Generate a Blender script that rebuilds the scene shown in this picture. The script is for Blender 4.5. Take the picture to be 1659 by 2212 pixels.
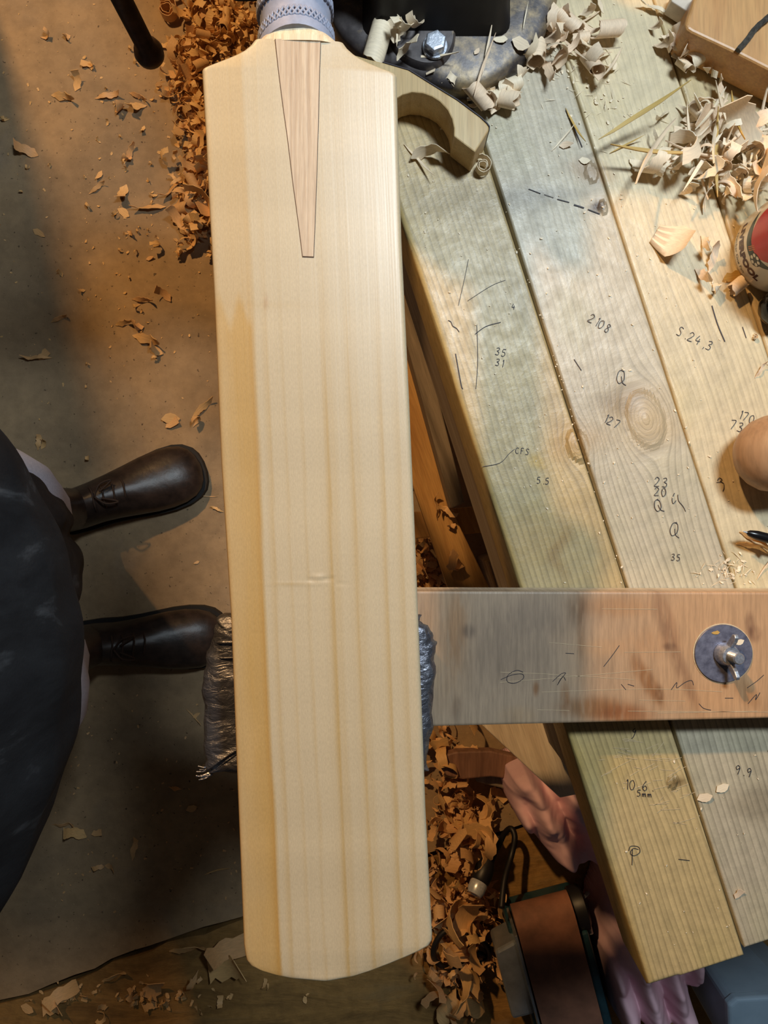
import bpy, math, random
import numpy as np
from mathutils import Vector, Matrix, Euler

for o in list(bpy.data.objects):
    bpy.data.objects.remove(o)
SC = bpy.context.scene
COL = SC.collection
random.seed(7); RNG = np.random.RandomState(7)
pi = math.pi; sin = math.sin; cos = math.cos

# ---------------------------------------------------------------- camera, light, exposure
H = 1.48          # phone height over the concrete floor
F = 1660.0        # focal length in pixels of the 1659x2212 frame
cd = bpy.data.cameras.new('camera'); cam = bpy.data.objects.new('camera', cd); COL.objects.link(cam)
cam.location = (0, 0, H); cam.rotation_euler = (0, 0, 0)
cd.sensor_fit = 'VERTICAL'; cd.sensor_height = 36.0; cd.sensor_width = 27.0
cd.lens = 36.0 * F / 2212.0; cd.clip_start = 0.01
SC.camera = cam
SC.view_settings.view_transform = 'Standard'; SC.view_settings.look = 'None'
SC.view_settings.gamma = 1.0; SC.view_settings.use_curve_mapping = False
SC.view_settings.exposure = 0.0
w = bpy.data.worlds.new('world'); SC.world = w; w.use_nodes = True
w.node_tree.nodes['Background'].inputs[0].default_value = (0.55, 0.50, 0.46, 1)
w.node_tree.nodes['Background'].inputs[1].default_value = 0.04

def light(name, kind, loc, target, energy, color, **kw):
    l = bpy.data.lights.new(name, kind); l.energy = energy; l.color = color
    for k, v in kw.items(): setattr(l, k, v)
    o = bpy.data.objects.new(name, l); COL.objects.link(o); o.location = loc
    o.rotation_euler = (Vector(target) - Vector(loc)).to_track_quat('-Z', 'Y').to_euler()
    return o
# white LED batten over the bench, and a warm bulb further back on the left
light('led_batten_light', 'AREA', (0.42, 0.60, 2.10), (0.30, 0.30, 0.8), 18.5, (0.80, 0.92, 1.0), shape='RECTANGLE', size=0.30, size_y=0.14)
light('warm_bulb_light', 'POINT', (-0.946, 1.62, 2.35), (0, 0, 0), 170.0, (1.0, 0.58, 0.24), shadow_soft_size=0.05)

# ---------------------------------------------------------------- helpers
def P(px, py, z):
    d = H - z
    return Vector(((px - 829.5) / F * d, (1106 - py) / F * d, z))
MATX = {}
def link(o, parent=None):
    COL.objects.link(o)
    if parent is not None: o.parent = parent
    return o
def thing(name, label, cat, loc, rotz=0.0, group=None):
    o = bpy.data.objects.new(name, None); o.empty_display_size = 0.02
    COL.objects.link(o); o.location = loc; o.rotation_euler = (0, 0, rotz)
    MATX[o.name] = Matrix.Translation(Vector(loc)) @ Matrix.Rotation(rotz, 4, 'Z')
    tag(o, label, cat, group); return o
def tag(o, label=None, cat=None, group=None, kind=None):
    if label: o['label'] = label
    if cat: o['category'] = cat
    if group: o['group'] = group
    if kind: o['kind'] = kind
    return o
class MB:
    def __init__(s): s.v = []; s.f = []
    def add(s, vs, fs):
        n = len(s.v); s.v += [tuple(p) for p in vs]; s.f += [tuple(i + n for i in f) for f in fs]; return s
    def box(s, a, b, M=None):
        x0, y0, z0 = a; x1, y1, z1 = b
        vs = [Vector(p) for p in ((x0,y0,z0),(x1,y0,z0),(x1,y1,z0),(x0,y1,z0),(x0,y0,z1),(x1,y0,z1),(x1,y1,z1),(x0,y1,z1))]
        if M is not None: vs = [M @ p for p in vs]
        return s.add(vs, [(3,2,1,0),(4,5,6,7),(0,1,5,4),(1,2,6,5),(2,3,7,6),(3,0,4,7)])
    def prism(s, pts, z0, z1):
        pts = list(pts)
        a = sum(pts[i][0]*pts[(i+1)%len(pts)][1]-pts[(i+1)%len(pts)][0]*pts[i][1] for i in range(len(pts)))
        if a < 0: pts = pts[::-1]
        n = len(pts)
        vs = [(p[0], p[1], z0) for p in pts] + [(p[0], p[1], z1) for p in pts]
        fs = [tuple(range(n-1, -1, -1)), tuple(range(n, 2*n))]
        fs += [(i, (i+1)%n, n+(i+1)%n, n+i) for i in range(n)]
        return s.add(vs, fs)
    def loft(s, rings, cap=True, closed=True):
        n = len(rings[0]); vs = [p for r in rings for p in r]; fs = []
        m = n if closed else n-1
        for j in range(len(rings)-1):
            for i in range(m):
                fs.append((j*n+i, j*n+(i+1)%n, (j+1)*n+(i+1)%n, (j+1)*n+i))
        if cap and closed:
            fs.append(tuple(range(n-1, -1, -1))); fs.append(tuple((len(rings)-1)*n+i for i in range(n)))
        return s.add(vs, fs)
    def tube(s, path, r, n=10, cap=True):
        path = [Vector(p) for p in path]; rings = []; up = None
        for i, p in enumerate(path):
            t = (path[min(i+1, len(path)-1)] - path[max(i-1, 0)]).normalized()
            if up is None:
                up = Vector((0,0,1)) if abs(t.z) < 0.9 else Vector((1,0,0))
            a = (up - t*up.dot(t)).normalized(); up = a; b = t.cross(a)
            rr = r[i] if isinstance(r, (list, tuple)) else r
            rings.append([p + (a*cos(2*pi*k/n) + b*sin(2*pi*k/n))*rr for k in range(n)])
        return s.loft(rings, cap)
    def lathe(s, prof, M=None, n=32):     # prof: (radius, height) along local z
        M = M or Matrix.Identity(4)
        rings = [[M @ Vector((r*cos(2*pi*k/n), r*sin(2*pi*k/n), h)) for k in range(n)] for r, h in prof]
        return s.loft(rings)
    def obj(s, name, mat, parent=None, smooth=False, bevel=0, seg=2, label=None):
        me = bpy.data.meshes.new(name)
        if parent is not None:
            M = MATX[parent.name].inverted()
            vs = [tuple(M @ Vector(p)) for p in s.v]; Mo = MATX[parent.name]
        else:
            a = np.array(s.v); c = Vector(((a[:,0].min()+a[:,0].max())/2, (a[:,1].min()+a[:,1].max())/2, a[:,2].min()))
            vs = [tuple(Vector(p)-c) for p in s.v]; Mo = Matrix.Translation(c)
        me.from_pydata(vs, [], s.f); me.update()
        o = bpy.data.objects.new(name, me); link(o, parent)
        if parent is None: o.location = Mo.translation
        MATX[o.name] = Mo
        if mat is not None: me.materials.append(mat)
        if smooth: me.polygons.foreach_set('use_smooth', [True]*len(me.polygons))
        if bevel:
            b = o.modifiers.new('bevel', 'BEVEL'); b.width = bevel; b.segments = seg; b.limit_method = 'ANGLE'; b.angle_limit = 0.6
        if label: o['label'] = label
        return o
def smooth_angle(o, ang=0.7):
    me = o.data; me.polygons.foreach_set('use_smooth', [True]*len(me.polygons))
    me.set_sharp_from_angle(angle=ang)
    return o
def axisM(origin, axis):
    q = Vector(axis).normalized().to_track_quat('Z', 'Y')
    return Matrix.Translation(Vector(origin)) @ q.to_matrix().to_4x4()
def lerp_list(tab, x):
    return float(np.interp(x, [t[0] for t in tab], [t[1] for t in tab]))
def catmull(pts, n=6, closed=False):
    pts = [Vector(p) for p in pts]; out = []; m = len(pts)
    rng = range(m) if closed else range(m-1)
    for i in rng:
        p0 = pts[(i-1)%m] if closed or i > 0 else pts[0]; p1 = pts[i]; p2 = pts[(i+1)%m]
        p3 = pts[(i+2)%m] if closed or i+2 < m else pts[-1]
        for k in range(n):
            t = k/n
            out.append(0.5*((2*p1)+(p2-p0)*t+(2*p0-5*p1+4*p2-p3)*t*t+(3*p1-p0-3*p2+p3)*t**3))
    if not closed: out.append(pts[-1])
    return out

# ---------------------------------------------------------------- materials
def srgb(r, g, b):
    f = lambda c: (c/255/12.92) if c/255 <= 0.04045 else ((c/255+0.055)/1.055)**2.4
    return (f(r), f(g), f(b), 1)
class NT:
    def __init__(s, name):
        s.m = bpy.data.materials.new(name); s.m.use_nodes = True; s.t = s.m.node_tree
        s.b = s.t.nodes['Principled BSDF']
    def n(s, typ, **kw):
        x = s.t.nodes.new(typ)
        for k, v in kw.items():
            if k.startswith('i_'): x.inputs[k[2:].replace('_', ' ')].default_value = v
            else: setattr(x, k, v)
        return x
    def l(s, a, b): s.t.links.new(a, b)
    def coord(s, scale=(1,1,1), rot=(0,0,0), out='Object', attr=None):
        if attr: c = s.n('ShaderNodeAttribute', attribute_name=attr).outputs['Vector']
        else: c = s.n('ShaderNodeTexCoord').outputs[out]
        mp = s.n('ShaderNodeMapping'); s.l(c, mp.inputs[0])
        mp.inputs['Scale'].default_value = scale; mp.inputs['Rotation'].default_value = rot
        return mp.outputs[0]
    def noise(s, vec, scale=1.0, detail=4.0, rough=0.55, dist=0.0):
        x = s.n('ShaderNodeTexNoise'); s.l(vec, x.inputs['Vector'])
        x.inputs['Scale'].default_value = scale; x.inputs['Detail'].default_value = detail
        x.inputs['Roughness'].default_value = rough; x.inputs['Distortion'].default_value = dist
        return x.outputs['Fac']
    def ramp(s, fac, stops):
        x = s.n('ShaderNodeValToRGB'); s.l(fac, x.inputs[0]); cr = x.color_ramp
        while len(cr.elements) < len(stops): cr.elements.new(0.5)
        for e, (p, c) in zip(cr.elements, stops):
            e.position = p; e.color = c if not isinstance(c, (int, float)) else (c, c, c, 1)
        return x.outputs[0]
    def mix(s, a, b, fac, mode='MIX'):
        x = s.n('ShaderNodeMix', data_type='RGBA', blend_type=mode)
        for sock, val in ((x.inputs[0], fac), (x.inputs[6], a), (x.inputs[7], b)):
            if isinstance(val, (int, float)): sock.default_value = val
            elif isinstance(val, tuple): sock.default_value = val
            else: s.l(val, sock)
        return x.outputs[2]
    def color(s, c):
        if isinstance(c, tuple): s.b.inputs['Base Color'].default_value = c
        else: s.l(c, s.b.inputs['Base Color'])
        return s
    def bump(s, h, dist=0.001, strength=0.5):
        x = s.n('ShaderNodeBump'); s.l(h, x.inputs['Height']); x.inputs['Distance'].default_value = dist
        x.inputs['Strength'].default_value = strength; s.l(x.outputs[0], s.b.inputs['Normal']); return s
    def rough(s, r, metal=0.0, spec=0.5):
        if isinstance(r, (int, float)): s.b.inputs['Roughness'].default_value = r
        else: s.l(r, s.b.inputs['Roughness'])
        s.b.inputs['Metallic'].default_value = metal
        s.b.inputs['Specular IOR Level'].default_value = spec; return s

def plain(name, c1, c2=None, scale=60, rough=0.5, metal=0.0, bump=0.0, spec=0.5, stretch=(1,1,1)):
    t = NT(name); v = t.coord(stretch)
    nz = t.noise(v, scale, 5, 0.6)
    c2 = c2 or tuple(x*0.7 for x in c1[:3]) + (1,)
    t.color(t.ramp(nz, [(0.3, c2), (0.7, c1)])).rough(rough, metal, spec)
    if bump: t.bump(nz, bump, 0.6)
    return t.m
def wood(name, light_, dark, rot=0.0, freq=90, rough=0.5, bump=0.0004, along=4, blotch=None):
    t = NT(name); v = t.coord((freq, along, freq), (0, 0, rot))
    a = t.noise(v, 1.0, 4, 0.6, 0.3); g = t.ramp(a, [(0.32, dark), (0.62, light_)])
    fine = t.noise(t.coord((freq*9, along*8, freq*9), (0, 0, rot)), 1.0, 2, 0.6)
    g = t.mix(g, t.ramp(fine, [(0.3, 0.72), (0.6, 1.0)]), 0.7, 'MULTIPLY')
    if blotch:
        bl = t.noise(t.coord((1,1,1)), 18, 4, 0.6)
        g = t.mix(g, blotch, t.ramp(bl, [(0.45, 0.0), (0.7, 0.8)]))
    t.color(g).rough(rough); t.bump(a, bump, 0.6); return t.m
def attr_wood(name, attr_grain, fx, fy, dark_amt, rough, bump, fine=10.0, rough_var=0.1, line_stops=(0.35, 0.6), fine_amt=0.8):
    """colour from the vertex attribute 'col', grain lines along the warped coordinate attribute"""
    t = NT(name)
    col = t.n('ShaderNodeAttribute', attribute_name='col').outputs['Color']
    a = t.noise(t.coord((fx, fy, 1), attr=attr_grain), 1.0, 3, 0.55, 0.15)
    f = t.noise(t.coord((fx*fine, fy*fine*0.6, 1), attr=attr_grain), 1.0, 2, 0.6)
    g = t.mix(col, t.ramp(a, [(line_stops[0], 1-dark_amt), (line_stops[1], 1.0)]), 1.0, 'MULTIPLY')
    g = t.mix(g, t.ramp(f, [(0.3, 0.80), (0.62, 1.0)]), fine_amt, 'MULTIPLY')
    t.color(g)
    t.rough(t.ramp(f, [(0.3, rough+rough_var), (0.7, rough-rough_var)]))
    mx = t.n('ShaderNodeMath', operation='ADD'); t.l(a, mx.inputs[0])
    sc = t.n('ShaderNodeMath', operation='MULTIPLY'); t.l(f, sc.inputs[0]); sc.inputs[1].default_value = 0.35
    t.l(sc.outputs[0], mx.inputs[1]); t.bump(mx.outputs[0], bump, 0.7)
    return t
def shaving_mat(name, c1, c2, rough=0.55):
    t = NT(name); oi = t.n('ShaderNodeObjectInfo').outputs['Random']
    base = t.ramp(oi, [(0.0, c1), (0.55, c2), (1.0, c1)])
    fine = t.noise(t.coord((60, 900, 400)), 1.0, 2, 0.6)
    g = t.mix(base, t.ramp(fine, [(0.3, 0.78), (0.65, 1.0)]), 0.8, 'MULTIPLY')
    t.color(g).rough(rough, 0, 0.4)
    t.b.inputs['Subsurface Weight'].default_value = 0.0
    return t.m

M = {}
M['grip'] = plain('rubber_grip', srgb(158,163,182), srgb(140,146,166), 200, 0.55, 0, 0.0002)
M['collar'] = wood('bare_handle_wood', srgb(232,216,186), srgb(205,182,148), pi/2, 260, 0.55, 0.0003)
M['splice'] = wood('cane_splice', srgb(206,184,156), srgb(176,150,122), 0.045, 420, 0.55, 0.0003, 6)
M['seam'] = plain('glue_line', srgb(92,68,48), None, 300, 0.7)
t = NT('cast_iron'); nz = t.noise(t.coord((1,1,1)), 70, 5, 0.6); du = t.noise(t.coord((1,1,1)), 26, 5, 0.7)
c = t.ramp(nz, [(0.3, srgb(62,57,58)), (0.7, srgb(100,94,94))]); c = t.mix(c, srgb(190,165,120), t.ramp(du, [(0.5, 0.0), (0.72, 0.75)]))
t.color(c).rough(0.42, 0.25); t.bump(nz, 0.0006, 0.5); M['iron'] = t.m
M['black_iron'] = plain('black_paint', srgb(34,32,32), srgb(22,20,20), 50, 0.5, 0.1, 0.0003)
M['bar_steel'] = plain('dark_bar_steel', srgb(84,64,52), srgb(48,37,31), 60, 0.45, 0.3, 0.0003)
M['zinc'] = plain('zinc_steel', srgb(205,210,220), srgb(150,158,172), 500, 0.36, 0.7, 0.0002)
M['washer'] = plain('dull_zinc', srgb(150,150,168), srgb(104,104,122), 160, 0.45, 0.7, 0.0002)
M['bright'] = plain('bright_steel', srgb(226,232,238), srgb(190,198,208), 300, 0.3, 0.4)
M['jig'] = wood('jig_pine', srgb(218,190,140), srgb(196,162,110), 0.9, 70, 0.45, 0.0002)
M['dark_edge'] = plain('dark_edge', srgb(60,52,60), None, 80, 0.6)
M['rail'] = wood('grey_rail', srgb(176,160,140), srgb(140,122,104), 0, 60, 0.7, 0.0006)
M['pale_board'] = wood('pale_board', srgb(240,230,214), srgb(218,204,186), 0.6, 60, 0.7, 0.0005)
M['yellow_board'] = wood('shelf_board', srgb(212,166,100), srgb(176,128,70), 0, 50, 0.7, 0.0005)
M['grey_board'] = wood('grey_board', srgb(150,136,118), srgb(108,96,82), 0, 60, 0.7, 0.0005)
M['pencil'] = plain('pencil_line', srgb(52,48,56), None, 200, 0.6)
M['scratch'] = plain('scratch_line', srgb(222,198,160), None, 200, 0.6)
M['leather'] = plain('black_leather', srgb(62,50,44), srgb(34,27,24), 55, 0.36, 0, 0.0008)
M['sole'] = plain('rubber_sole', srgb(26,23,22), None, 60, 0.7)
M['lace'] = plain('boot_lace', srgb(62,48,40), None, 300, 0.8)
M['denim'] = plain('pale_denim', srgb(186,190,206), srgb(158,163,182), 300, 0.9, 0, 0.0003)
M['shirt'] = plain('work_shirt', srgb(96,100,112), srgb(80,84,96), 200, 0.9)
M['skin'] = plain('skin', srgb(205,160,132), srgb(190,140,115), 40, 0.5)
M['hair'] = plain('hair', srgb(70,52,40), srgb(45,33,26), 200, 0.6)
M['mug'] = plain('white_glaze', srgb(222,214,200), srgb(214,204,188), 12, 0.18)
M['print_dark'] = plain('dark_print', srgb(72,30,36), srgb(60,24,30), 120, 0.3)
M['print_grey'] = plain('grey_print', srgb(70,66,66), None, 120, 0.3)
M['print_green'] = plain('green_print', srgb(44,62,48), srgb(34,46,38), 120, 0.3)
M['print_red'] = plain('red_print', srgb(196,36,40), srgb(180,28,34), 60, 0.3)
M['print_white'] = plain('white_print', srgb(232,226,212), None, 60, 0.3)
M['print_black'] = plain('black_print', srgb(22,22,24), None, 60, 0.3)
M['print_orange'] = plain('orange_print', srgb(200,120,50), None, 60, 0.3)
M['mallet'] = wood('mallet_wood', srgb(186,148,112), srgb(168,128,92), 0.3, 30, 0.5, 0.0001)
M['black_gloss'] = plain('black_gloss', srgb(16,16,17), None, 60, 0.12)
M['pen'] = plain('black_pen', srgb(24,24,27), None, 60, 0.25)
M['block'] = wood('planed_block', srgb(216,164,104), srgb(196,140,84), -0.5+pi/2, 45, 0.4, 0.0001, 5)
M['white_block'] = plain('pale_block', srgb(236,220,200), None, 60, 0.6)
M['stick'] = plain('dark_stick', srgb(84,78,70), srgb(40,36,32), 300, 0.6)
M['pink'] = plain('pink_cloth', srgb(236,200,212), srgb(224,184,198), 30, 0.95, 0, 0.0006)
M['belt'] = plain('sanding_belt', srgb(158,108,84), srgb(112,78,62), 22, 0.75, 0, 0.0003)
M['silver'] = plain('silver_casing', srgb(176,184,192), srgb(140,146,152), 30, 0.35, 0.7)
M['teal'] = plain('teal_plastic', srgb(38,72,82), srgb(26,50,58), 40, 0.45)
M['black_plastic'] = plain('black_plastic', srgb(28,28,30), None, 60, 0.45)
M['cable'] = plain('black_cable', srgb(24,22,22), None, 60, 0.5)
M['tub'] = plain('blue_grey_plastic', srgb(150,172,190), srgb(136,158,176), 20, 0.3)
M['offcut'] = wood('brown_offcut', srgb(150,112,92), srgb(104,72,58), pi/2, 40, 0.6, 0.0004)
M['shav_bench'] = shaving_mat('bench_shaving', srgb(250,234,204), srgb(245,216,184))
M['shav_floor'] = shaving_mat('floor_shaving', srgb(232,190,128), srgb(222,176,124))
M['shav_yellow'] = shaving_mat('yellow_shaving', srgb(212,178,100), srgb(204,160,82))
M['wall'] = plain('added_wall_paint', srgb(150,140,126), srgb(130,120,108), 8, 0.9, 0, 0.001)
# duct tape
t = NT('duct_tape'); wv = t.noise(t.coord((30, 30, 160)), 1.0, 4, 0.6, 0.6); w2 = t.noise(t.coord((60, 160, 160)), 1.0, 4, 0.6, 1.0)
t.color(t.ramp(w2, [(0.3, srgb(92,92,100)), (0.7, srgb(138,140,150))])).rough(t.ramp(w2, [(0.3, 0.48), (0.7, 0.34)]), 0.8)
mm = t.n('ShaderNodeMath', operation='ADD'); t.l(wv, mm.inputs[0]); t.l(w2, mm.inputs[1]); t.bump(mm.outputs[0], 0.003, 0.55); M['tape'] = t.m
# apron: black cotton with faint dusty smears
t = NT('apron_cloth'); sm = t.noise(t.coord((9, 30, 9)), 1.0, 5, 0.65, 0.4); wk = t.noise(t.coord((700, 700, 700)), 1.0, 2, 0.5)
t.color(t.ramp(sm, [(0.42, srgb(22,22,25)), (0.60, srgb(34,35,38)), (0.74, srgb(74,76,80))])).rough(0.9, 0, 0.2); t.bump(wk, 0.0004, 0.5); M['apron'] = t.m
# concrete floor
t = NT('concrete'); big = t.noise(t.coord((1,1,1)), 3.2, 5, 0.6, 0.4); mid = t.noise(t.coord((1,1,1)), 40, 6, 0.65); spk = t.noise(t.coord((1,1,1)), 240, 3, 0.7)
c = t.ramp(big, [(0.32, srgb(146,126,100)), (0.52, srgb(174,148,114)), (0.72, srgb(158,140,118))])
c = t.mix(c, t.ramp(mid, [(0.28, 0.72), (0.6, 1.0)]), 0.8, 'MULTIPLY')
c = t.mix(c, srgb(205,180,140), t.ramp(spk, [(0.66, 0.0), (0.74, 0.6)]))
c = t.mix(c, srgb(60,50,42), t.ramp(t.noise(t.coord((1,1,1)), 130, 2, 0.6), [(0.68, 0.0), (0.74, 0.75)]))
t.color(c).rough(0.85, 0, 0.3); t.bump(mid, 0.002, 0.5); M['concrete'] = t.m
t = NT('rough_slab'); big = t.noise(t.coord((6, 22, 1), (0, 0, 0.35)), 1.0, 6, 0.6, 0.6); mid = t.noise(t.coord((1,1,1)), 60, 6, 0.65)
c = t.ramp(big, [(0.3, srgb(120,92,54)), (0.55, srgb(166,128,74)), (0.75, srgb(150,122,80))])
c = t.mix(c, t.ramp(mid, [(0.28, 0.65), (0.6, 1.0)]), 0.8, 'MULTIPLY')
t.color(c).rough(0.9, 0, 0.3); t.bump(big, 0.008, 0.7); M['slab'] = t.m
M['grime'] = plain('joint_dirt', srgb(34,27,20), None, 60, 0.95)

# ---------------------------------------------------------------- vertex-field helpers
def hash_noise(x, y, s, seed=0):
    """smooth value noise on numpy arrays"""
    r = np.random.RandomState(seed); T = r.rand(64, 64)
    x = x/s; y = y/s; xi = np.floor(x).astype(int); yi = np.floor(y).astype(int); fx = x-xi; fy = y-yi
    fx = fx*fx*(3-2*fx); fy = fy*fy*(3-2*fy); g = lambda a, b: T[a % 64, b % 64]
    return (g(xi,yi)*(1-fx)+g(xi+1,yi)*fx)*(1-fy)+(g(xi,yi+1)*(1-fx)+g(xi+1,yi+1)*fx)*fy
def fbm(x, y, s, seed=0, n=3):
    return sum(hash_noise(x, y, s/2**k, seed+k)*0.5**k for k in range(n))/sum(0.5**k for k in range(n))
def grid_mesh(name, V, F_, mat, parent, col=None, gc=None, smooth=True):
    me = bpy.data.meshes.new(name); me.from_pydata(V.tolist(), [], F_); me.update()
    if col is not None:
        a = me.color_attributes.new('col', 'FLOAT_COLOR', 'POINT'); a.data.foreach_set('color', np.c_[col, np.ones(len(col))].astype(np.float32).ravel())
    if gc is not None:
        a = me.attributes.new('gc', 'FLOAT_VECTOR', 'POINT'); a.data.foreach_set('vector', gc.astype(np.float32).ravel())
    me.materials.append(mat)
    me.polygons.foreach_set('use_smooth', [smooth]*len(me.polygons))
    o = bpy.data.objects.new(name, me); link(o, parent)
    MATX[o.name] = MATX[parent.name] if parent is not None else Matrix.Identity(4)
    return o
def lin(c): return np.array(srgb(*c)[:3])

# ---------------------------------------------------------------- floor
crack = [(-900,2450),(-300,2235),(0,2160),(62,2147),(110,2126),(160,2106),(205,2092),(240,2071),(290,2052),(322,2043),(360,2030),(405,2014),(440,2002),(480,1992),(520,1981),(600,1950),(800,1880),(1100,1790),(1659,1600),(2600,1290)]
cw = [P(x, y, 0) for x, y in crack]
mb = MB(); mb.prism([(p.x, p.y) for p in cw] + [(2.4, 3.0), (-2.6, 3.0), (-2.6, cw[0].y)], -0.06, 0.0)
floor = mb.obj('floor', M['concrete']); tag(floor, 'brown grey concrete workshop floor strewn with shavings', 'floor', kind='structure')
mb = MB(); gap = [(p.x + 0.002*sin(i*2.3), p.y - 0.013 - 0.005*sin(i*1.7)) for i, p in enumerate(cw)]
mb.prism(gap + [(2.4, -2.4), (-2.6, -2.4), (-2.6, cw[0].y-0.01)], -0.06, -0.006)
mb.obj('slab', M['slab'], floor)
mb = MB(); mb.box((-2.6,-2.4,-0.10), (2.4,3.0,-0.055)); mb.obj('joint_bed', M['grime'], floor)
# unseen wall end added to shade the left floor strip from the warm bulb
mb = MB(); mb.box((-2.6, 1.02, 0.0), (-0.790, 1.10, 1.81)); o = mb.obj('added_shade_wall', M['wall']); tag(o, 'plain unseen wall end added to shade the floor', 'wall', kind='structure')

# ---------------------------------------------------------------- work bench
ZB = 0.78
C0 = P(1400, 2132, ZB); PHI = math.atan2(0.3075, 0.9516)
bench = thing('work_bench', 'long pine work bench of weathered planks with pencil notes', 'bench', (C0.x, C0.y, 0), PHI)
BI = MATX[bench.name].inverted()
def BL(px, py, z=ZB):            # photo pixel on the bench top -> bench local
    return BI @ P(px, py, z)
t = NT('bench_plank')
col = t.n('ShaderNodeAttribute', attribute_name='col').outputs['Color']; gs = t.n('ShaderNodeAttribute', attribute_name='gs').outputs['Fac']
wvt = t.n('ShaderNodeTexWave', wave_type='BANDS', bands_direction='X', wave_profile='SAW'); t.l(t.coord((1, 0.02, 0), attr='gc'), wvt.inputs['Vector'])
for k_, v_ in (('Scale', 58.0), ('Distortion', 2.6), ('Detail', 2.0), ('Detail Scale', 1.2), ('Detail Roughness', 0.6)): wvt.inputs[k_].default_value = v_
a = t.noise(t.coord((190, 3.0, 1), attr='gc'), 1.0, 3, 0.6, 0.1); f = t.noise(t.coord((2600, 40, 1), attr='gc'), 1.0, 2, 0.6); pt = t.noise(t.coord((1,1,1), attr='gc'), 70, 6, 0.65)
c1 = t.mix(col, t.ramp(wvt.outputs['Fac'], [(0.0, 1.0), (0.55, 0.94), (0.92, 0.66), (1.0, 0.9)]), gs, 'MULTIPLY')
c1 = t.mix(c1, t.ramp(a, [(0.3, 0.80), (0.62, 1.0)]), 0.8, 'MULTIPLY'); c1 = t.mix(c1, t.ramp(f, [(0.3, 0.80), (0.62, 1.0)]), 0.7, 'MULTIPLY')
c1 = t.mix(c1, t.ramp(pt, [(0.3, 0.78), (0.55, 1.0), (0.75, 1.1)]), 0.8, 'MULTIPLY')
c1 = t.mix(c1, srgb(92,82,70), t.ramp(t.noise(t.coord((1,1,1), attr='gc'), 260, 2, 0.7), [(0.70, 0.0), (0.78, 0.6)]))
t.color(c1).rough(t.ramp(pt, [(0.3, 0.50), (0.7, 0.34)]))
mx = t.n('ShaderNodeMath', operation='SUBTRACT'); t.l(pt, mx.inputs[0]); sc = t.n('ShaderNodeMath', operation='MULTIPLY'); t.l(wvt.outputs['Fac'], sc.inputs[0]); sc.inputs[1].default_value = 0.5
t.l(sc.outputs[0], mx.inputs[1]); t.bump(mx.outputs[0], 0.0010, 0.6)
M['plank'] = t.m
KNOTS = [(1395, 905, 0.0175, 1), (1248, 962, 0.010, 0), (1303, 446, 0.004, 1), (1452, 1691, 0.004, 0), (1278, 372, 0.006, 1)]
KL = [(BL(x, y), r) for x, y, r, i in KNOTS]
STAINS_AND_SHADE = [  # px, py, rx, ry, colour multiplier, strength
 (1350,862,48,34,(0.55,0.48,0.40),0.75),(1395,905,70,62,(0.95,0.80,0.60),0.75),(1303,446,16,14,(0.16,0.14,0.16),1.0),
 (1280,372,40,26,(0.70,0.45,0.30),0.55),(1170,998,16,15,(1.15,0.95,0.40),0.75),(1240,950,60,40,(0.86,0.68,0.48),0.6),
 (1000,430,120,40,(0.62,0.62,0.64),0.5),(1140,430,70,30,(0.55,0.58,0.64),0.5),(1200,420,80,12,(0.6,0.6,0.66),0.4),  # the first grey patch paints the bat's shadow band into the planks
 (1180,880,90,50,(0.82,0.82,0.86),0.5),(1120,1090,90,40,(0.80,0.86,0.82),0.5),(1100,800,60,140,(0.98,0.92,0.72),0.5),
 (1160,1160,70,60,(0.95,0.82,0.58),0.5),(1060,640,90,60,(0.92,0.92,0.90),0.4),(1450,1690,16,10,(0.32,0.26,0.2),0.9),
 (1650,1740,60,40,(0.55,0.52,0.48),0.6),(1500,1600,90,40,(0.8,0.8,0.8),0.3),(1290,1640,60,50,(1.0,0.86,0.5),0.3),  # the neutral grey patch paints the arm's shadow on the bench
 (1340,1480,60,120,(0.8,0.75,0.7),0.3),(1210,1190,14,60,(0.72,0.55,0.38),0.5),(1150,640,60,60,(0.9,0.92,0.98),0.4),
 (1560,640,60,80,(1.02,0.97,0.86),0.3),(1590,1190,20,30,(0.65,0.65,0.65),0.5),(1310,240,60,30,(0.85,0.82,0.68),0.4)]  # the neutral grey patch paints the shadow below the pen
PCOL = [(206,182,132),(208,196,170),(226,208,170),(224,200,156),(214,190,150)]
PLEN = [(0.0, 1.42), (0.006, 1.42), (-0.004, 1.42), (0.0, 1.42), (0.003, 1.42)]
PW = 0.0938
planks = []
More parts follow.
